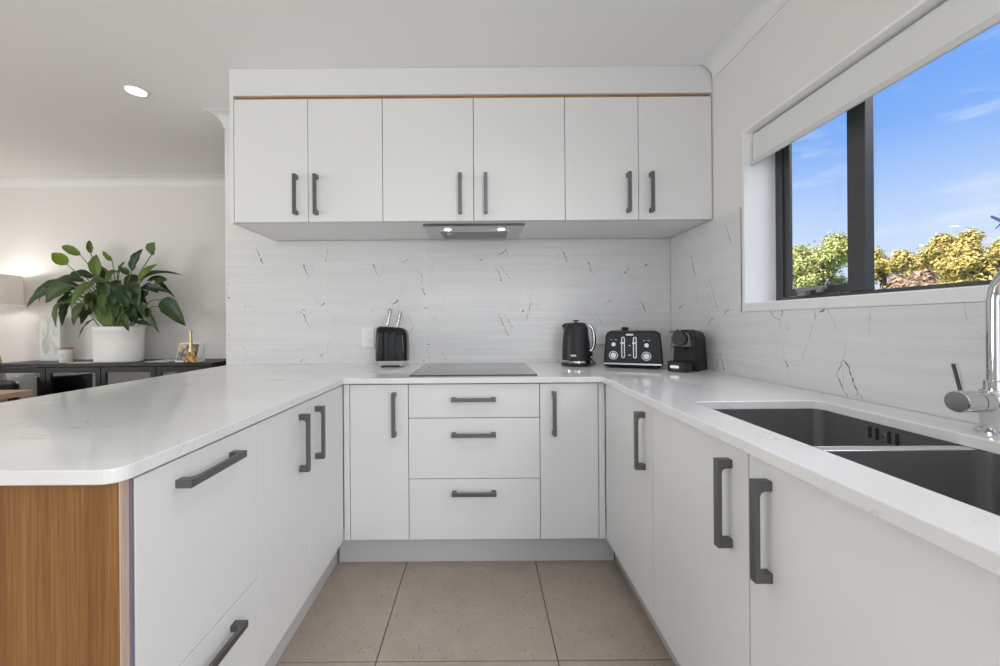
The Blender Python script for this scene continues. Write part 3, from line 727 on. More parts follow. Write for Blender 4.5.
# ------------------------------------------------------------------ capsule coffee machine (front is local -Y)
cm = thing('coffee_machine', 'small black capsule coffee machine in the worktop corner', 'coffee machine', (.985,1.865,.9), math.radians(-48))
def arch(w0, w1, h, y, z0_=0, n=8):
    """bell outline: upright tapering sides and a round top"""
    out = [(-w0/2,y,z0_), (w0/2,y,z0_)]
    hs = h*.70
    for i in range(n+1):
        a = PI*i/n; ca, sa = math.cos(a), math.sin(a)
        ex = lambda q: math.copysign(abs(q)**.62, q)
        out.append((ex(ca)*w1/2, y, hs + ex(sa)*(h-hs)))
    return out
CW = .130
m = MB(); m.loft([arch(CW-.004,CW*.80-.004,.206,.052), arch(CW,CW*.84,.210,.058), arch(CW,CW*.84,.214,.12), arch(CW,CW*.84,.208,.19), arch(CW-.01,CW*.80,.196,.212), arch(CW-.03,CW*.7,.17,.222)])
m.build('housing', black_satin, cm)
m = MB(); m.loft([arch(CW*.80,CW*.74,.202,.0,.128), arch(CW*.84,CW*.80,.206,.006,.124), arch(CW*.86,CW*.81,.207,.055,.124)]); hd = m.build('head', black_gloss, cm)
m = MB(); disc(m, -.004, .166, .0365, -.012, .004, n=36); disc(m, -.004, .166, .033, -.0145, -.010, n=36); m.build('round_lid', black_satin, hd)
m = MB(); m.loft([[(p[0], p[1]+.06, z) for p in rrect(.058,.12,.02,5)] for z in (.2045,.2115,.2135)]); m.box(-.055,.03,-.006,.02,.199,.206,.003); m.build('lever', black_gloss, cm)
m = MB(); m.box(-.052,.052,.046,.054,.045,.126)
for i in range(5): m.box(-.050,.050,.042,.048,.056+i*.014,.063+i*.014,.002)
m.build('ribbed_recess', black_soft, cm)
cm.scale = (.94,.94,.97)
m = MB(); m.cyl((0,.022,.126), (0,.022,.105), .009, .006); m.build('nozzle', black_soft, hd)
m = MB(); lo = []
for z, i_ in ((0,.004), (.004,0), (.046,0), (.050,.004)):
    lo.append([(p[0]-.009, p[1]+.006, z) for p in rrect(.112-2*i_, .085-2*i_, (.035,.035,.006,.006), 6)])
m.loft(lo, smooth=False); tr = m.build('drip_tray', black_satin, cm)
m = MB()
for i in range(6): m.box(-.050+i*.0155, -.042+i*.0155, -.022, .04, .0498, .0525)
m.build('tray_grille', black_soft, tr)
m = MB(); m.loft([[(p[0]-.018,y,p[1]+.026) for p in rrect(.044,.014,.005,4)] for y in (-.034,-.0385)], smooth=False); m.build('badge', badge, tr)
m = MB(); m.tube(smooth_bez([(.0,.215,.02), (-.01,.235,.012), (-.06,.24,.006), (-.10,.20,.005), (-.09,.14,.005)], 6), .0035, 8); m.build('cord', black_soft, cm)

# ------------------------------------------------------------------ power outlets
def outlet(label, c, w, h, axis, vertical):
    t = thing('power_outlet', label, 'power outlet', c, 0 if axis == 'y' else -PI/2)
    m = MB(); m.loft([[(p[0],y,p[1]) for p in rrect(w-2*i_,h-2*i_,.004,3)] for y, i_ in ((-.0005,.003),(-.004,.003),(-.004,0),(-.010,0),(-.012,.002))], smooth=False); m.build('plate', plast, t)
    for s in (-1, 1):
        sx, sz = (-.022, s*.036) if vertical else (s*.036, .026)
        m = MB(); m.box(sx-.008, sx+.008, -.0155, -.0115, sz-.005, sz+.005, .0015); m.build('switch', plast, t)
        qx, qz = (.012, s*.022) if vertical else (s*.034, -.008)
        m = MB()
        m.loft([[(qx-.009+p[0],y,qz+.006+p[1]+p[0]*.8) for p in ((-.002,-.004),(.002,-.004),(.002,.004),(-.002,.004))] for y in (-.0115,-.0125)], smooth=False)
        m.loft([[(qx+.009+p[0],y,qz+.006+p[1]-p[0]*.8) for p in ((-.002,-.004),(.002,-.004),(.002,.004),(-.002,.004))] for y in (-.0115,-.0125)], smooth=False)
        m.box(qx-.0016, qx+.0016, -.0125, -.0115, qz-.012, qz-.004); m.build('socket', carc, t)
    return t
outlet('white upright double power outlet partly behind the knife block', (-.695,YB,1.065), .075, .122, 'y', True)
outlet('white power outlet on the back tiles between kettle and toaster', (.785,YB,1.062), .15, .098, 'y', False)
outlet('white power outlet on the right wall behind the coffee machine', (XW,2.055,1.030), .13, .115, 'x', False)

# ------------------------------------------------------------------ roller blind
rb = thing('roller_blind', 'rolled-up white roller blind across the top of the window', 'blind', (1.21,.93,1.955))
bx0 = 1.205
m = MB(); m.cyl((1.228,.20,1.958), (1.228,1.668,1.958), .022, n=24); m.build('roller_tube', fabric, rb, world=True)
m = MB(); m.box(bx0, bx0+.0015, .205, 1.669, 1.850, 1.962); m.build('fabric', fabric, rb, world=True)
m = MB(); m.loft([[(bx0+.0008+p[0],y,1.846+p[1]) for p in rrect(.012,.022,.0055,5)] for y in (.203,1.673)]); m.build('bottom_rail', rail, rb, world=True)
for y in (.19, 1.6705):
    m = MB(); m.box(1.200, 1.250, y, y+.006, 1.935, 1.984, .002); m.cyl((1.228,y,1.958), (1.228,y+.006,1.958), .012); m.build('bracket', plast, rb, world=True)

# ------------------------------------------------------------------ ceiling downlight
p = P(136, 90.5, Z=CEIL)
dl = thing('downlight', 'lit round recessed ceiling downlight above the dining side', 'ceiling light', p)
m = MB(); m.lathe([(.052,-.0005), (.052,-.004), (.046,-.006), (.043,-.003)], 36); m.build('trim_ring', trimm, dl)
m = MB(); m.lathe([(.044,-.003), (.044,-.0045)], 32); m.build('diffuser', lampw, dl)

# ------------------------------------------------------------------ dining side: sideboard
SBX0, SBX1, SBY0, SBY1, SBZ = -3.862, -2.122, 2.97, YF-.012, .851
sb = thing('sideboard', 'long black sideboard with glass doors along the far wall', 'sideboard', ((SBX0+SBX1)/2, (SBY0+SBY1)/2, 0))
MB().box(SBX0-.002, SBX1+.015, SBY0-.012, SBY1, SBZ-.026, SBZ, .002).build('top', dark_wood, sb, world=True)
m = MB()
m.box(SBX0, SBX1, SBY0+.02, SBY1, .14, .165)
for i in range(1, 5):
    x = SBX0 + i*(SBX1-SBX0)/4; m.box(x-.009 if i < 4 else x-.018, x+.009 if i < 4 else x, SBY0+.02, SBY1, .165, SBZ-.026)
xq = SBX0+(SBX1-SBX0)/4
m.box(xq, SBX1-.018, SBY1-.012, SBY1, .165, SBZ-.026)
m.box(SBX0+.03, SBX1-.018, SBY0+.05, SBY1-.012, .48, .495)
for y in (SBY0+.02, SBY1-.035): m.box(SBX0, SBX0+.03, y, y+.035, .165, SBZ-.026)
m.build('case', dark_wood, sb, world=True)
MB().box(SBX0+.012, SBX0+.016, SBY0+.055, SBY1-.035, .17, SBZ-.03).build('side_pane', glass_mat('clear_side_glass', .05), sb, world=True)
for x, y in ((SBX0+.05,SBY0+.06), (SBX1-.05,SBY0+.06), (SBX0+.05,SBY1-.05), (SBX1-.05,SBY1-.05)):
    m = MB(); m.cyl((x,y,0), (x,y,.14), .016, .022, n=12); m.build('leg', dark_wood, sb, world=True)
for i in range(4):
    w_ = (SBX1-SBX0)/4; a = SBX0+i*w_+.003; b_ = a+w_-.006; st = .038
    m = MB(); zt, zb = SBZ-.030, .145
    m.box(a, a+st, SBY0, SBY0+.019, zb, zt, .001); m.box(b_-st, b_, SBY0, SBY0+.019, zb, zt, .001)
    m.box(a+st, b_-st, SBY0, SBY0+.019, zt-.042, zt, .001); m.box(a+st, b_-st, SBY0, SBY0+.019, zb, zb+.05, .001)
    dr = m.build('door', dark_wood, sb, world=True)
    MB().box(a+st, b_-st, SBY0+.008, SBY0+.012, zb+.05, zt-.042).build('pane', cglass, dr, world=True)
    MB().cyl((b_-.019 if i%2==0 else a+.019, SBY0, .60), (b_-.019 if i%2==0 else a+.019, SBY0-.02, .60), .008, n=12, bev=.002).build('knob', dark_wood, dr, world=True)

# ------------------------------------------------------------------ potted plant
YP = 3.115
pc = P(119, 361.5, Y=YP)
pl = thing('potted_plant', 'leafy green plant in an oval white pot on the black sideboard', 'plant', (pc.x, YP, SBZ))
hw = 24.8*YP/F
ph = .288
m = MB(); m.lathe([(hw*.86,0), (hw*.92,.004), (hw*.945,.03), (hw*.965,.15), (hw*.985,ph-.045), (hw*1.0,ph-.042), (hw*1.005,ph-.004), (hw*.99,ph), (hw*.96,ph-.002), (hw*.94,ph-.05)], 48, sy=.50, caps=(True,False))
m.build('pot', pot_m, pl)
m = MB(); m.lathe([(hw*.95,ph-.045), (hw*.5,ph-.03), (.01,ph-.025)], 36, sy=.50); m.build('soil', soil_m, pl)
ZS = 4.756
def zp(zx, zy, y): return P(20+zx/ZS, 230+zy/ZS, Y=y)
LEAVES = [  # blade base, tip, width (zoom px), tone 0 dark .. 1 bright, depth offset
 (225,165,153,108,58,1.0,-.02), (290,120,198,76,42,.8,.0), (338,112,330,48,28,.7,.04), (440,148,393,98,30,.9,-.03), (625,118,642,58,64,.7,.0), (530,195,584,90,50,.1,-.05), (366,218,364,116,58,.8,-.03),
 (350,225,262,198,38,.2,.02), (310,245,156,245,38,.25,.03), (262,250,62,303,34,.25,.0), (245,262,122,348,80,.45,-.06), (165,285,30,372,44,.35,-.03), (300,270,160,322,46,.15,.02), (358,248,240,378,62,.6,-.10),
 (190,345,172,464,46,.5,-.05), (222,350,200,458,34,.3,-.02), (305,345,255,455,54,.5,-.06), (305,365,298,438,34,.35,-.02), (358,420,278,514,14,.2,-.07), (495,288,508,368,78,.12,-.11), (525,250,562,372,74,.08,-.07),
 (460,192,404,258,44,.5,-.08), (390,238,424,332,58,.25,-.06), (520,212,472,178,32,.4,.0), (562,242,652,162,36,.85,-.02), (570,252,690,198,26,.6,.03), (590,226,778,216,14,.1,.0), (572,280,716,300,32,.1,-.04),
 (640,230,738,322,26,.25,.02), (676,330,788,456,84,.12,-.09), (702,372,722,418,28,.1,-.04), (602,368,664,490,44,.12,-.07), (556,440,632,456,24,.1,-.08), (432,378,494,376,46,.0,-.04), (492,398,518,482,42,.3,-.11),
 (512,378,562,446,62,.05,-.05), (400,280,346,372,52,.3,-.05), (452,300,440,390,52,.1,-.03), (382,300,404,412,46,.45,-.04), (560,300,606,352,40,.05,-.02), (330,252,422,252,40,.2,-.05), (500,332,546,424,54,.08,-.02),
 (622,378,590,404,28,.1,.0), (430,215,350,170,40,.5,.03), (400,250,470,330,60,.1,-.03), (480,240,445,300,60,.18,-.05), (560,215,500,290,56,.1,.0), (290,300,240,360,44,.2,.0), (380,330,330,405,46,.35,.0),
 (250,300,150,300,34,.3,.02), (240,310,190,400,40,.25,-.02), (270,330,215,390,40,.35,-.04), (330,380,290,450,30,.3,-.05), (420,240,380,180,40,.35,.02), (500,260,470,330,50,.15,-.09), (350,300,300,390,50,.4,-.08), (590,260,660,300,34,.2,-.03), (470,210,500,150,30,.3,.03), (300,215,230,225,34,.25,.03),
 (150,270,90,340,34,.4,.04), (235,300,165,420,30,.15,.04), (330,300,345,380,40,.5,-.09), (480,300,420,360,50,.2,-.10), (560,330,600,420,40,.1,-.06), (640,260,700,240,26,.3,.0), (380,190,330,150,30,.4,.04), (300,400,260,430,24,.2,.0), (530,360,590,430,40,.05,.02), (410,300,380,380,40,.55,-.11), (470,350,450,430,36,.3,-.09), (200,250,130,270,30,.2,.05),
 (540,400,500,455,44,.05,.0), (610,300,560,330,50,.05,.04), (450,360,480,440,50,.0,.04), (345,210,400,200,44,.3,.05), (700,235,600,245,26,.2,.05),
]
m = MB(); tone = m.bm.loops.layers.color.new('tone'); stems = MB()
def leaf(base, tip, w, tn, seed):
    rnd = random.Random(seed)
    d = tip-base; Ln = d.length; u = d.normalized()
    view = Vector((0,-1,0)) + Vector((rnd.uniform(-.35,.35), 0, rnd.uniform(-.1,.45)))
    s = u.cross(view).normalized(); nrm = s.cross(u).normalized()
    if nrm.y > 0: nrm = -nrm
    sag = Ln*.10*(1 if u.z < .4 else .3)
    n = 12; rows = []
    for i in range(n+1):
        t = i/n
        prof = max(.02, 2.75*t**.6*(1-t)**.9)
        ww = w*.55*prof*rnd.uniform(.96,1.04)
        c = base + d*t + Vector((0,0,1))*sag*math.sin(PI*t) + nrm*Ln*.05*math.sin(PI*t)
        wav = .003*math.sin(5*t*PI + seed)
        rows.append([c - s*ww + nrm*(ww*.28+wav*prof), c - s*ww*.5 + nrm*ww*.10, c - nrm*.002, c + s*ww*.5 + nrm*ww*.10, c + s*ww + nrm*(ww*.28-wav*prof)])
    V = [[m.bm.verts.new(q) for q in r] for r in rows]
    for a, b_ in zip(V, V[1:]):
        for k_i in range(4):
            f = m.bm.faces.new((a[k_i], a[k_i+1], b_[k_i+1], b_[k_i])); f.smooth = True
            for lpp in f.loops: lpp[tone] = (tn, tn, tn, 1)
for i, (bx_, by_, tx2, ty2, w, tn, dy_) in enumerate(LEAVES):
    y = YP + dy_
    b3 = zp(bx_, by_, y); t3 = zp(tx2, ty2, y + random.uniform(-.05,.03))
    leaf(b3, t3, w*.00174*.84, tn, i)
    rt = Vector((pc.x + (b3.x-pc.x)*.12 + random.uniform(-.03,.03), YP + random.uniform(-.05,.05), SBZ+ph-.03))
    mid = rt.lerp(b3, .55) + Vector((0,0,.04+.10*abs(b3.x-pc.x)))
    if by_ < 420: stems.tube(smooth_bez([rt, mid, b3], 5), .0034, 6)
for i in range(12):                                # sheaf of pale petioles rising from the left of the pot
    rt = zp(395+i*4, 452, YP-.04); tp_ = zp(300+i*13, 335-(i%3)*22, YP-.06+.01*(i%4))
    stems.tube(smooth_bez([rt, rt.lerp(tp_,.5)+Vector((.01,0,.012)), tp_], 5), [.0055]*6+[.004]*5, 6)
m.build('foliage', foliage_m, pl, world=True)
stems.build('stem', stem_m, pl, world=True)

# ------------------------------------------------------------------ small things on the sideboard
Yc = 3.06
c0 = P(66.2, 361, Y=Yc); rj = 5.1*Yc/F
cd = thing('candle_jar', 'cream candle jar with a timber lid, left of the white plant pot', 'candle', (c0.x, Yc, SBZ))
MB().lathe([(rj*.92,0), (rj*.96,.003), (rj*.98,.02), (rj,.104), (rj*.97,.106)], 32).build('jar', mat('cream_ceramic', (.66,.63,.58), .5), cd)
MB().lathe([(rj*1.0,.106), (rj*1.02,.108), (rj*1.02,.118), (rj*.98,.120)], 32).build('lid', mat('cork_lid', (.36,.22,.12), .6), cd)
m = MB(); n = 20
fr = [(rj*1.004*math.sin(.60*math.cos(2*PI*i/n)+.15), -rj*1.004*math.cos(.60*math.cos(2*PI*i/n)+.15), .055+.031*math.sin(2*PI*i/n)) for i in range(n)]
m.loft([[(x,y,z) for x,y,z in fr], [(x*1.012,y*1.012,z) for x,y,z in fr]], smooth=False); lb = m.build('label', mat('paper_label', (.72,.70,.68), .6), cd)
m = MB(); m.box(.0, .012, -rj*1.035, -rj*1.0, .062, .066); m.box(-.006, .008, -rj*1.035, -rj*1.0, .050, .053); m.build('print', mat('label_print', (.25,.22,.21), .6), lb)
# textured panel leaning on the wall
Yv = 3.22
a, b_ = P(41.0, 359, Y=Yv), P(62.5, 316.5, Y=Yv)
vs = thing('embossed_vase', 'tall pale frosted rectangular vase with a feathery pattern behind the candle', 'vase', ((a.x+b_.x)/2, Yv, SBZ))
vw, vh = b_.x-a.x, b_.z-SBZ
m = MB(); m.loft([[(p[0],p[1],z) for p in rrect(vw-2*i_, .036-2*i_, .008, 4)] for z, i_ in ((0,.004),(.004,0),(vh-.003,0),(vh,.003),(vh-.002,.006),(.02,.008))], caps=(True,True), smooth=False)
frost = mat('frosted_glass', (.66,.68,.64), .35); m.build('body', frost, vs)
m = MB(); rnd = random.Random(4)
for i in range(26):
    x = rnd.uniform(-vw*.30, vw*.36); z = rnd.uniform(.03, vh-.06); L_ = rnd.uniform(.04,.09); lean = rnd.uniform(-.6,.6)
    spine = [Vector((x+lean*L_*t*t, -.0185, z+L_*t)) for t in [k_/5 for k_ in range(6)]]
    spine = [q for q in spine if abs(q.x) < vw*.42 and q.z < vh-.02]
    if len(spine) < 3: continue
    m.tube(spine, .0011, 5)
    for q in spine[1:]:
        for s in (-1, 1):
            e = q + Vector((s*.014, 0, .014))
            if abs(e.x) < vw*.45: m.tube([q, e], .0008, 4)
m.build('pattern', mat('raised_pattern', (.56,.58,.53), .5), vs)
# loose papers
def sheet(label, x0, x1, y0, y1, z, m_, rz_=0):
    t = MB(); t.box(-(x1-x0)/2, (x1-x0)/2, -(y1-y0)/2, (y1-y0)/2, 0, .004, .001)
    o = t.build('magazine', m_); o.location = ((x0+x1)/2, (y0+y1)/2, z); o.rotation_euler = (0,0,rz_); return tag(o, label, 'magazine')
pa, pb = P(71,361,Y=3.02), P(98,361,Y=3.02)
sheet('cream magazine lying flat between the candle and the pot', pa.x, pb.x-.035, 2.985, 3.07, SBZ, mat('cream_paper', (.70,.64,.55), .5))
pa, pb = P(135,360,Y=3.1), P(172,360,Y=3.1)
sheet('pale blue-white magazine lying flat right of the plant pot', pa.x+.14, pb.x+.02, 3.03, 3.22, SBZ, mat('blue_paper', (.66,.68,.70), .4), -.12)
# photo stand and tower figurine
Ye = 3.06
a, b_ = P(178.5, 361, Y=Ye), P(204.5, 361, Y=Ye)
ew, eh = (b_.x-a.x), .152
ps = thing('photo_stand', 'white wedge-shaped photo stand with a dark and gold picture near the wall end', 'photo stand', ((a.x+b_.x)/2, Ye, SBZ))
m = MB(); hwid = ew/2
m.loft([[(-hwid,-.035,0), (hwid-.035,-.035,0), (hwid-.005,.012,0), (-hwid+.020,.012,0)],
        [(-hwid+.016,-.005,eh), (hwid-.028,-.005,eh), (hwid-.005,.012,eh), (-hwid+.024,.012,eh)]], smooth=False)
m.build('block', trimm, ps)
pic = mat('picture_print', rough=.3)
setc(pic, ramp(pic, noise_tex(pic, objcoord(pic, (1,1,1)), 24, 4), [(.42,(.018,.018,.022)), (.50,(.10,.07,.05)), (.58,(.42,.25,.07)), (.70,(.50,.42,.36))]))
m = MB(); q0 = [Vector(p_) for p_ in ((-hwid+.012,-.0355,.012), (hwid-.043,-.0355,.012), (hwid-.036,-.0075,eh-.010), (-hwid+.026,-.0075,eh-.010))]
off = Vector((0,-.006,.002)); m.loft([[q + off*.3 for q in q0], [q + off*.8 for q in q0]], smooth=False); m.build('picture', pic, ps)
gold = mat('gold_metal', (.55,.36,.11), .38, .75)
base3 = P(191, 361, Y=2.995)
tw = thing('tower_figurine', 'small gold lattice tower figurine in front of the photo stand', 'figurine', (base3.x, 2.995, SBZ))
th = .265
def trad(z): return .040*math.exp(-z/.052) + .0045
for sx in (-1,1):
    for sy in (-1,1):
        zz = [0,.02,.045,.07,.10]
        MB().tube([(sx*trad(z), sy*trad(z)*.55, z) for z in zz], [.007,.006,.0055,.005,.004], 6).build('leg', gold, tw)
m = MB()
for z, r in ((.045,.026), (.085,.016)): m.box(-r, r, -r*.6, r*.6, z-.003, z+.003, .001)
for i in range(4):
    z = .008+i*.010
    for s in (-1,1): m.tube([(-trad(z), s*trad(z)*.55, z), (trad(z+.012), s*trad(z+.012)*.55, z+.012)], .0016, 4); m.tube([(trad(z), s*trad(z)*.55, z), (-trad(z+.012), s*trad(z+.012)*.55, z+.012)], .0016, 4)
m.build('lattice', gold, tw)
m = MB(); m.loft([[(sx*w, sy*w, z) for sx,sy in ((-1,-1),(1,-1),(1,1),(-1,1))] for z, w in ((.085,.011), (.12,.0085), (.18,.0068), (th-.03,.006), (th-.028,.0085), (th-.018,.0085), (th-.014,.004), (th,.0015))], smooth=False)
m.build('spire', mat('pale_gold', (.62,.50,.28), .4, .5), tw)

# ------------------------------------------------------------------ floor lamp behind the left end of the sideboard
LX, LY = -4.03, 3.06
fl = thing('floor_lamp', 'lit tripod floor lamp with a white drum shade at the far left', 'lamp', (LX, LY, 0))
m = MB(); n = 40; rs, z0s, z1s = .215, 1.325, 1.565
cc = lambda r, z: [(r*math.cos(2*PI*i/n), r*math.sin(2*PI*i/n), z) for i in range(n)]
m.loft([cc(rs,z0s), cc(rs-.01,z1s), cc(rs-.013,z1s), cc(rs-.003,z0s), cc(rs,z0s)], (False,False)); m.build('shade', shade_m, fl)
m = MB(); m.cyl((0,0,1.20), (0,0,1.42), .012); m.build('stem', dark_wood, fl)
m = MB(); m.lathe([(.012,1.42), (.03,1.45), (.032,1.475), (.012,1.505)], 20); m.build('bulb', lampw, fl)
for ax, ay in ((.06,.235), (-.26,-.02), (.10,-.24)):
    m = MB(); m.tube([(ax*.06, ay*.06, 1.24), (ax, ay, 0)], [.016,.012], 10); m.build('leg', ltim, fl)
m = MB(); m.cyl((0,0,1.18), (0,0,1.25), .028, n=20, bev=.004); m.build('hub', dark_wood, fl)

# dining table and chair
ec = P(33, 389.6, Z=.745)
tb = thing('dining_table', 'pinkish timber dining table whose corner shows at the left edge', 'table', (ec.x-.45, ec.y-.8, 0))
MB().box(ec.x-.9, ec.x, ec.y-1.6, ec.y, .712, .745, .003).build('tabletop', ttim, tb, world=True)
for sx in (ec.x-.84, ec.x-.08):
    for sy in (ec.y-1.54, ec.y-.10):
        m = MB(); m.cyl((sx,sy,0), (sx,sy,.712), .018, .028, n=12); m.build('leg', ttim, tb, world=True)
ch = thing('dining_chair', 'dark leather tub chair at the far end of the timber table', 'chair', (-3.69, 2.70, 0), 0)
leather = mat('dark_leather', (.030,.027,.026), .28)
m = MB(); lo = []
ctr = [(.25*math.cos(a), .20*math.sin(a)) for a in [math.radians(-20+220*i/14) for i in range(15)]]
for (x, y) in ctr:
    d = Vector((x,y,0)).normalized(); lo.append([d*.0 + Vector((x,y,0)) + d*p[0] + Vector((0,0,p[1])) for p in rrect(.055,.30,.026,4,0,.585)])
m.loft(lo); m.build('backrest', leather, ch)
m = MB(); m.loft([[(p[0],p[1],z) for p in rrect(.44-2*i_,.42-2*i_,.08,6,0,-.02)] for z, i_ in ((.40,.02),(.41,0),(.46,0),(.475,.02))]); m.build('seat', leather, ch)
for sx, sy in ((-.17,-.19),(.17,-.19),(-.16,.15),(.16,.15)):
    m = MB(); m.tube([(sx*.9,sy*.9,.41), (sx*1.1,sy*1.1,0)], [.016,.010], 10); m.build('leg', black_soft, ch)

# ------------------------------------------------------------------ outside the window
struct(MB().box(1.45, 60, -40, 40, -.9, -.6).build('ground', mat('lawn', (.12,.16,.05), .9)))
def leafmat(name, a, b_, c): return leaf_mat(name, a, b_, c, .6)
yel = leafmat('yellow_leaf', (.40,.30,.06), (.80,.64,.22), (.36,.36,.11))
yel_g = leafmat('lime_leaf', (.30,.32,.08), (.78,.74,.28), (.24,.30,.10))
brn = leafmat('russet_leaf', (.30,.18,.12), (.62,.40,.26), (.42,.34,.12))
bark = mat('bark', (.10,.07,.05), .9)
def tree(label, pxc, pxw, pytop, dist, leafm, seed, dens=1.0, zbase=-.6, lobes=15, pyc=None):
    """crown of leaf cards round a branching trunk, standing at X = dist"""
    rnd = random.Random(seed)
    top = P(pxc, pytop, X=dist); rad = pxw/2 * top.y/F
    zt = top.z; zc = zt - rad*.95
    t = thing('tree', label, 'tree', (dist, top.y, zbase), 0, 'trees outside the window')
    tr = MB(); lf = MB(); tone = lf.bm.loops.layers.color.new('tone')
    centre = Vector((dist, top.y, zc))
    tr.tube([(dist,top.y,zbase), (dist+.05,top.y-.05,zc-rad*.4), (dist,top.y,zc)], [rad*.09,rad*.07,rad*.04], 10)
    blobs = []
    for i in range(lobes):
        a = 2.4*i; h = rnd.uniform(-1.0,.85); rr = math.sqrt(max(.35 if h < 0 else .05,1-h*h))
        c = centre + Vector((math.cos(a)*rr*.60*rad, math.sin(a)*rr*.68*rad, (h*.66 if h > -.3 else h*1.1)*rad))
        r_ = rad*rnd.uniform(.18,.36)
        if c.z + r_ > zt: c.z = zt - r_
        blobs.append((c, r_)); tr.tube(smooth_bez([(dist,top.y,zc-rad*.5), centre.lerp(c,.5)+Vector((0,0,-.1)), c], 4), [rad*.03]*5+[rad*.012]*4, 6)
    blobs.append((centre, rad*.5))
    sz = .03 + dist*.0026
    for c, r_ in blobs:
        for k_ in range(int(620*dens)):
            d = Vector((rnd.gauss(0,1), rnd.gauss(0,1), rnd.gauss(0,1))).normalized()
            p_ = c + d*r_*(rnd.random()**.45)*rnd.choice((.9,1,1,1.1,1.3))
            n_ = (d + Vector((rnd.uniform(-.8,.8), rnd.uniform(-.8,.8), rnd.uniform(-.4,.8)))).normalized()
            u = n_.orthogonal().normalized(); w = n_.cross(u); a = rnd.random()*6.28
            u, w = u*math.cos(a)+w*math.sin(a), w*math.cos(a)-u*math.sin(a); s = sz*rnd.uniform(.6,1.2)
            f = lf.bm.faces.new([lf.bm.verts.new(q) for q in (p_-u*s, p_-w*s*.5+n_*s*.1, p_+u*s, p_+w*s*.5+n_*s*.1)])
            tn = rnd.random()
            for lpp in f.loops: lpp[tone] = (tn, tn, tn, 1)
    tr.build('trunk', bark, t, world=True); lf.build('crown', leafm, t, world=True)
tree('bushy lime-yellow tree seen through the left window sash', 819, 70, 230, 14, yel_g, 3, 1.5, lobes=20)
tree('thin yellow tree just right of the dark window mullion', 882, 52, 244, 19, yel, 5, .75)
tree('tall golden tree in the middle of the large pane', 946, 66, 226, 24, yel, 8, 1.0, lobes=20)
tree('russet-brown bush below the golden trees', 918, 54, 268, 11, brn, 11, 1.5)
tree('broad golden tree at the right edge of the view', 990, 80, 233, 17, yel, 14, 1.3, lobes=20)
# dark bluish frond at the right edge of the view
fp = P(1017, 217, X=2.6)
fr_ = thing('leafy_shrub', 'dark bluish shrub tip at the right edge of the window view', 'shrub', (fp.x+.05, fp.y-.42, -.6))
m = MB()
stemp = [fp + Vector((.0,.05,0)), fp + Vector((.02,-.05,.03)), fp + Vector((.05,-.22,.06)), fp + Vector((.06,-.36,-.15)), Vector((fp.x+.05, fp.y-.42, .4)), Vector((fp.x+.05, fp.y-.42, -.605))]
m.tube(smooth_bez(stemp,4), [.005]*9+[.010]*12, 6); m.build('stem', bark, fr_, world=True)
m = MB()
for i in range(15):
    t = i/14; b3 = fp + Vector((.03*t, .05-.22*t, .08*t*t)); s = -1 if i % 2 else 1
    tip_ = b3 + Vector((.0, .045, s*.030 - .006)); w = Vector((0,.015,.022*s))
    n_ = Vector((.006,0,0))
    m.loft([[b3+n_, b3+w*.2-n_, b3-w*.2-n_], [b3.lerp(tip_,.5)+n_, b3.lerp(tip_,.5)+w-n_, b3.lerp(tip_,.5)-w-n_], [tip_+n_*.2, tip_+w*.1, tip_-w*.1]], smooth=False)
m.build('leaflet', mat('bluish_leaf', (.045,.055,.16), .6), fr_, world=True)

# ------------------------------------------------------------------ light
def area(name, loc, rot, sx, sy, power, col=(1,1,1), spread=None):
    l = bpy.data.lights.new(name, 'AREA'); l.shape = 'RECTANGLE'; l.size = sx; l.size_y = sy; l.energy = power; l.color = col
    if spread: l.spread = math.radians(spread)
    o = bpy.data.objects.new(name, l); o.location = loc; o.rotation_euler = rot; C.objects.link(o); return o
R90 = PI/2
area('added_rear_fill', (-.7, YR-.12, 1.1), (R90,0,0), 3.3, 2.1, 13, (.955,.98,1))  # added fill light shining in through the unseen rear opening
area('added_rear_right_fill', (1.10, -1.7, 1.45), (0,R90,0), 1.3, 1.8, 52, (.965,.985,1))  # added fill on solid wall, no window here; brightens the peninsula front
area('added_fill_over_window', (2.1, .70, 2.75), Vector((-1,0,-.95)).to_track_quat('-Z','Y').to_euler(), 2.0, 1.0, 24, (1,.97,.93))  # added fill lamp outside above the window, brightens reveal and worktop
area('added_left_fill', (XL+.05, .2, 1.4), (0,-R90,0), 1.4, 2.2, 50, (.955,.98,1))  # added fill on the windowless left wall, lifts dining side and right-hand fronts
def spot(name, loc, power, size=.09, ang=150, col=(.97,.985,1)):
    l = bpy.data.lights.new(name, 'SPOT'); l.energy = power; l.spot_size = math.radians(ang); l.spot_blend = .8; l.shadow_soft_size = size; l.color = col
    o = bpy.data.objects.new(name, l); o.location = loc; C.objects.link(o)
dp = MW[dl.name].translation
spot('downlight_or_fill', (dp.x, dp.y, CEIL-.02), 4)
for x, y, e_ in ((-.45,.75,3), (.18,.95,13), (-2.2,.2,5), (-3.6,1.8,5), (-.3,-1.2,5)): spot('downlight_or_fill', (x, y, CEIL-.02), e_)  # unseen spots without fixtures, added to even out the kitchen and dining light
for px in (447.7, 501.3):
    p = P(px, 229, Z=hz); spot('hood_lamp', (p.x, p.y, hz-.008), .8, .015, 140)
l = bpy.data.lights.new('floor_lamp_bulb', 'POINT'); l.energy = 4.5; l.shadow_soft_size = .04; l.color = (1,.93,.85)
o = bpy.data.objects.new('floor_lamp_bulb', l); o.location = (LX, LY, 1.50); C.objects.link(o)
l = bpy.data.lights.new('sun', 'SUN'); l.energy = 8; l.angle = .01; l.color = (1,.96,.88)
o = bpy.data.objects.new('sun', l); o.rotation_euler = Vector((1,.15,-1.0)).to_track_quat('-Z','Y').to_euler(); C.objects.link(o)

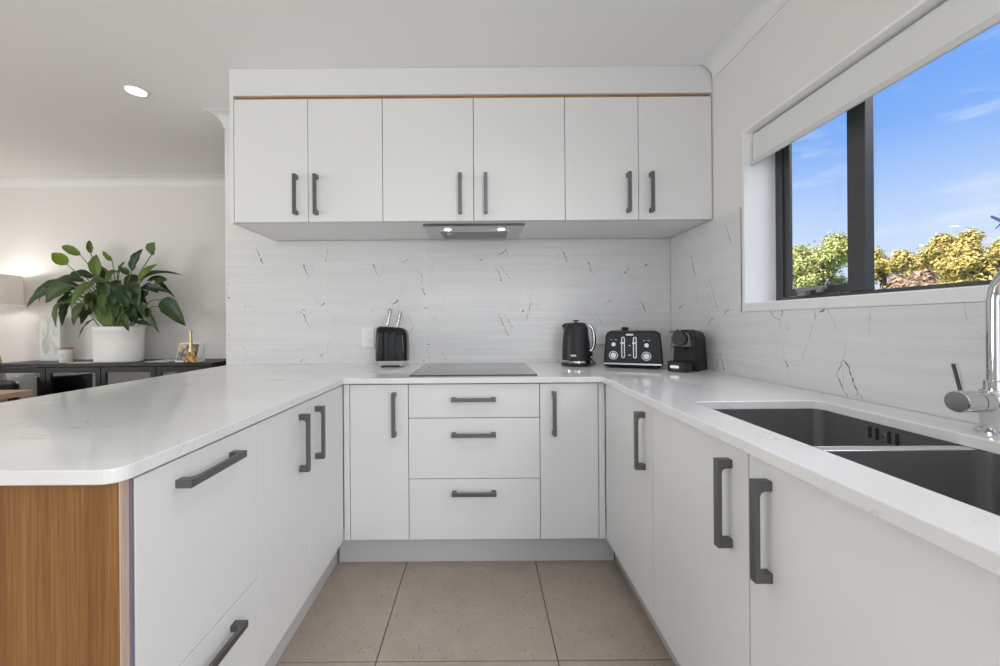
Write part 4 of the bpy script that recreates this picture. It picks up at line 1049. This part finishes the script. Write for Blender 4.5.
w = bpy.data.worlds.new('World'); bpy.context.scene.world = w; w.use_nodes = True
nt = w.node_tree; N = nt.nodes.new; L = nt.links.new; bg = nt.nodes['Background']
tc = N('ShaderNodeTexCoord'); sp = N('ShaderNodeSeparateXYZ'); L(tc.outputs['Generated'], sp.inputs[0])
cr = N('ShaderNodeValToRGB'); L(sp.outputs['Z'], cr.inputs['Fac'])
e = cr.color_ramp.elements; e[0].position = 0; e[0].color = (.74,.85,1,1); e[1].position = .50; e[1].color = (.15,.38,.99,1)
x = e.new(.15); x.color = (.60,.76,1,1); x = e.new(.33); x.color = (.235,.46,.97,1)
mp = N('ShaderNodeMapping'); mp.inputs['Scale'].default_value = (1.6,1.6,7); L(tc.outputs['Generated'], mp.inputs['Vector'])
no = N('ShaderNodeTexNoise'); no.inputs['Scale'].default_value = 2.6; no.inputs['Detail'].default_value = 6; no.inputs['Roughness'].default_value = .6; L(mp.outputs[0], no.inputs['Vector'])
c2 = N('ShaderNodeValToRGB'); L(no.outputs['Fac'], c2.inputs['Fac']); c2.color_ramp.elements[0].position = .53; c2.color_ramp.elements[1].position = .78
c2.color_ramp.elements[1].color = (.7,.7,.7,1)
mx = N('ShaderNodeMix'); mx.data_type = 'RGBA'; L(c2.outputs['Color'], mx.inputs[0]); L(cr.outputs['Color'], mx.inputs[6]); mx.inputs[7].default_value = (.86,.91,1,1)
L(mx.outputs[2], bg.inputs['Color']); bg.inputs['Strength'].default_value = .86

# ------------------------------------------------------------------ camera
cam = bpy.data.cameras.new('camera'); cam.sensor_width = 36; cam.lens = F/1000*36
cam.shift_x = (500-CX)/1000; cam.shift_y = -(333-CY)/1000; cam.clip_start = .02
co = bpy.data.objects.new('camera', cam); C.objects.link(co); co.location = (0,0,H)
co.rotation_euler = (Matrix.Rotation(R90, 4, 'X') @ Matrix.Rotation(-T, 4, 'Z')).to_euler()
S = bpy.context.scene; S.camera = co
S.view_settings.view_transform = 'Standard'; S.view_settings.look = 'None'; S.view_settings.gamma = 1; S.view_settings.exposure = 0.24
S.view_settings.use_curve_mapping = False
S.cycles.max_bounces = 8; S.cycles.diffuse_bounces = 5; S.cycles.transparent_max_bounces = 12
S.cycles.sample_clamp_indirect = 8; S.cycles.use_denoising = True
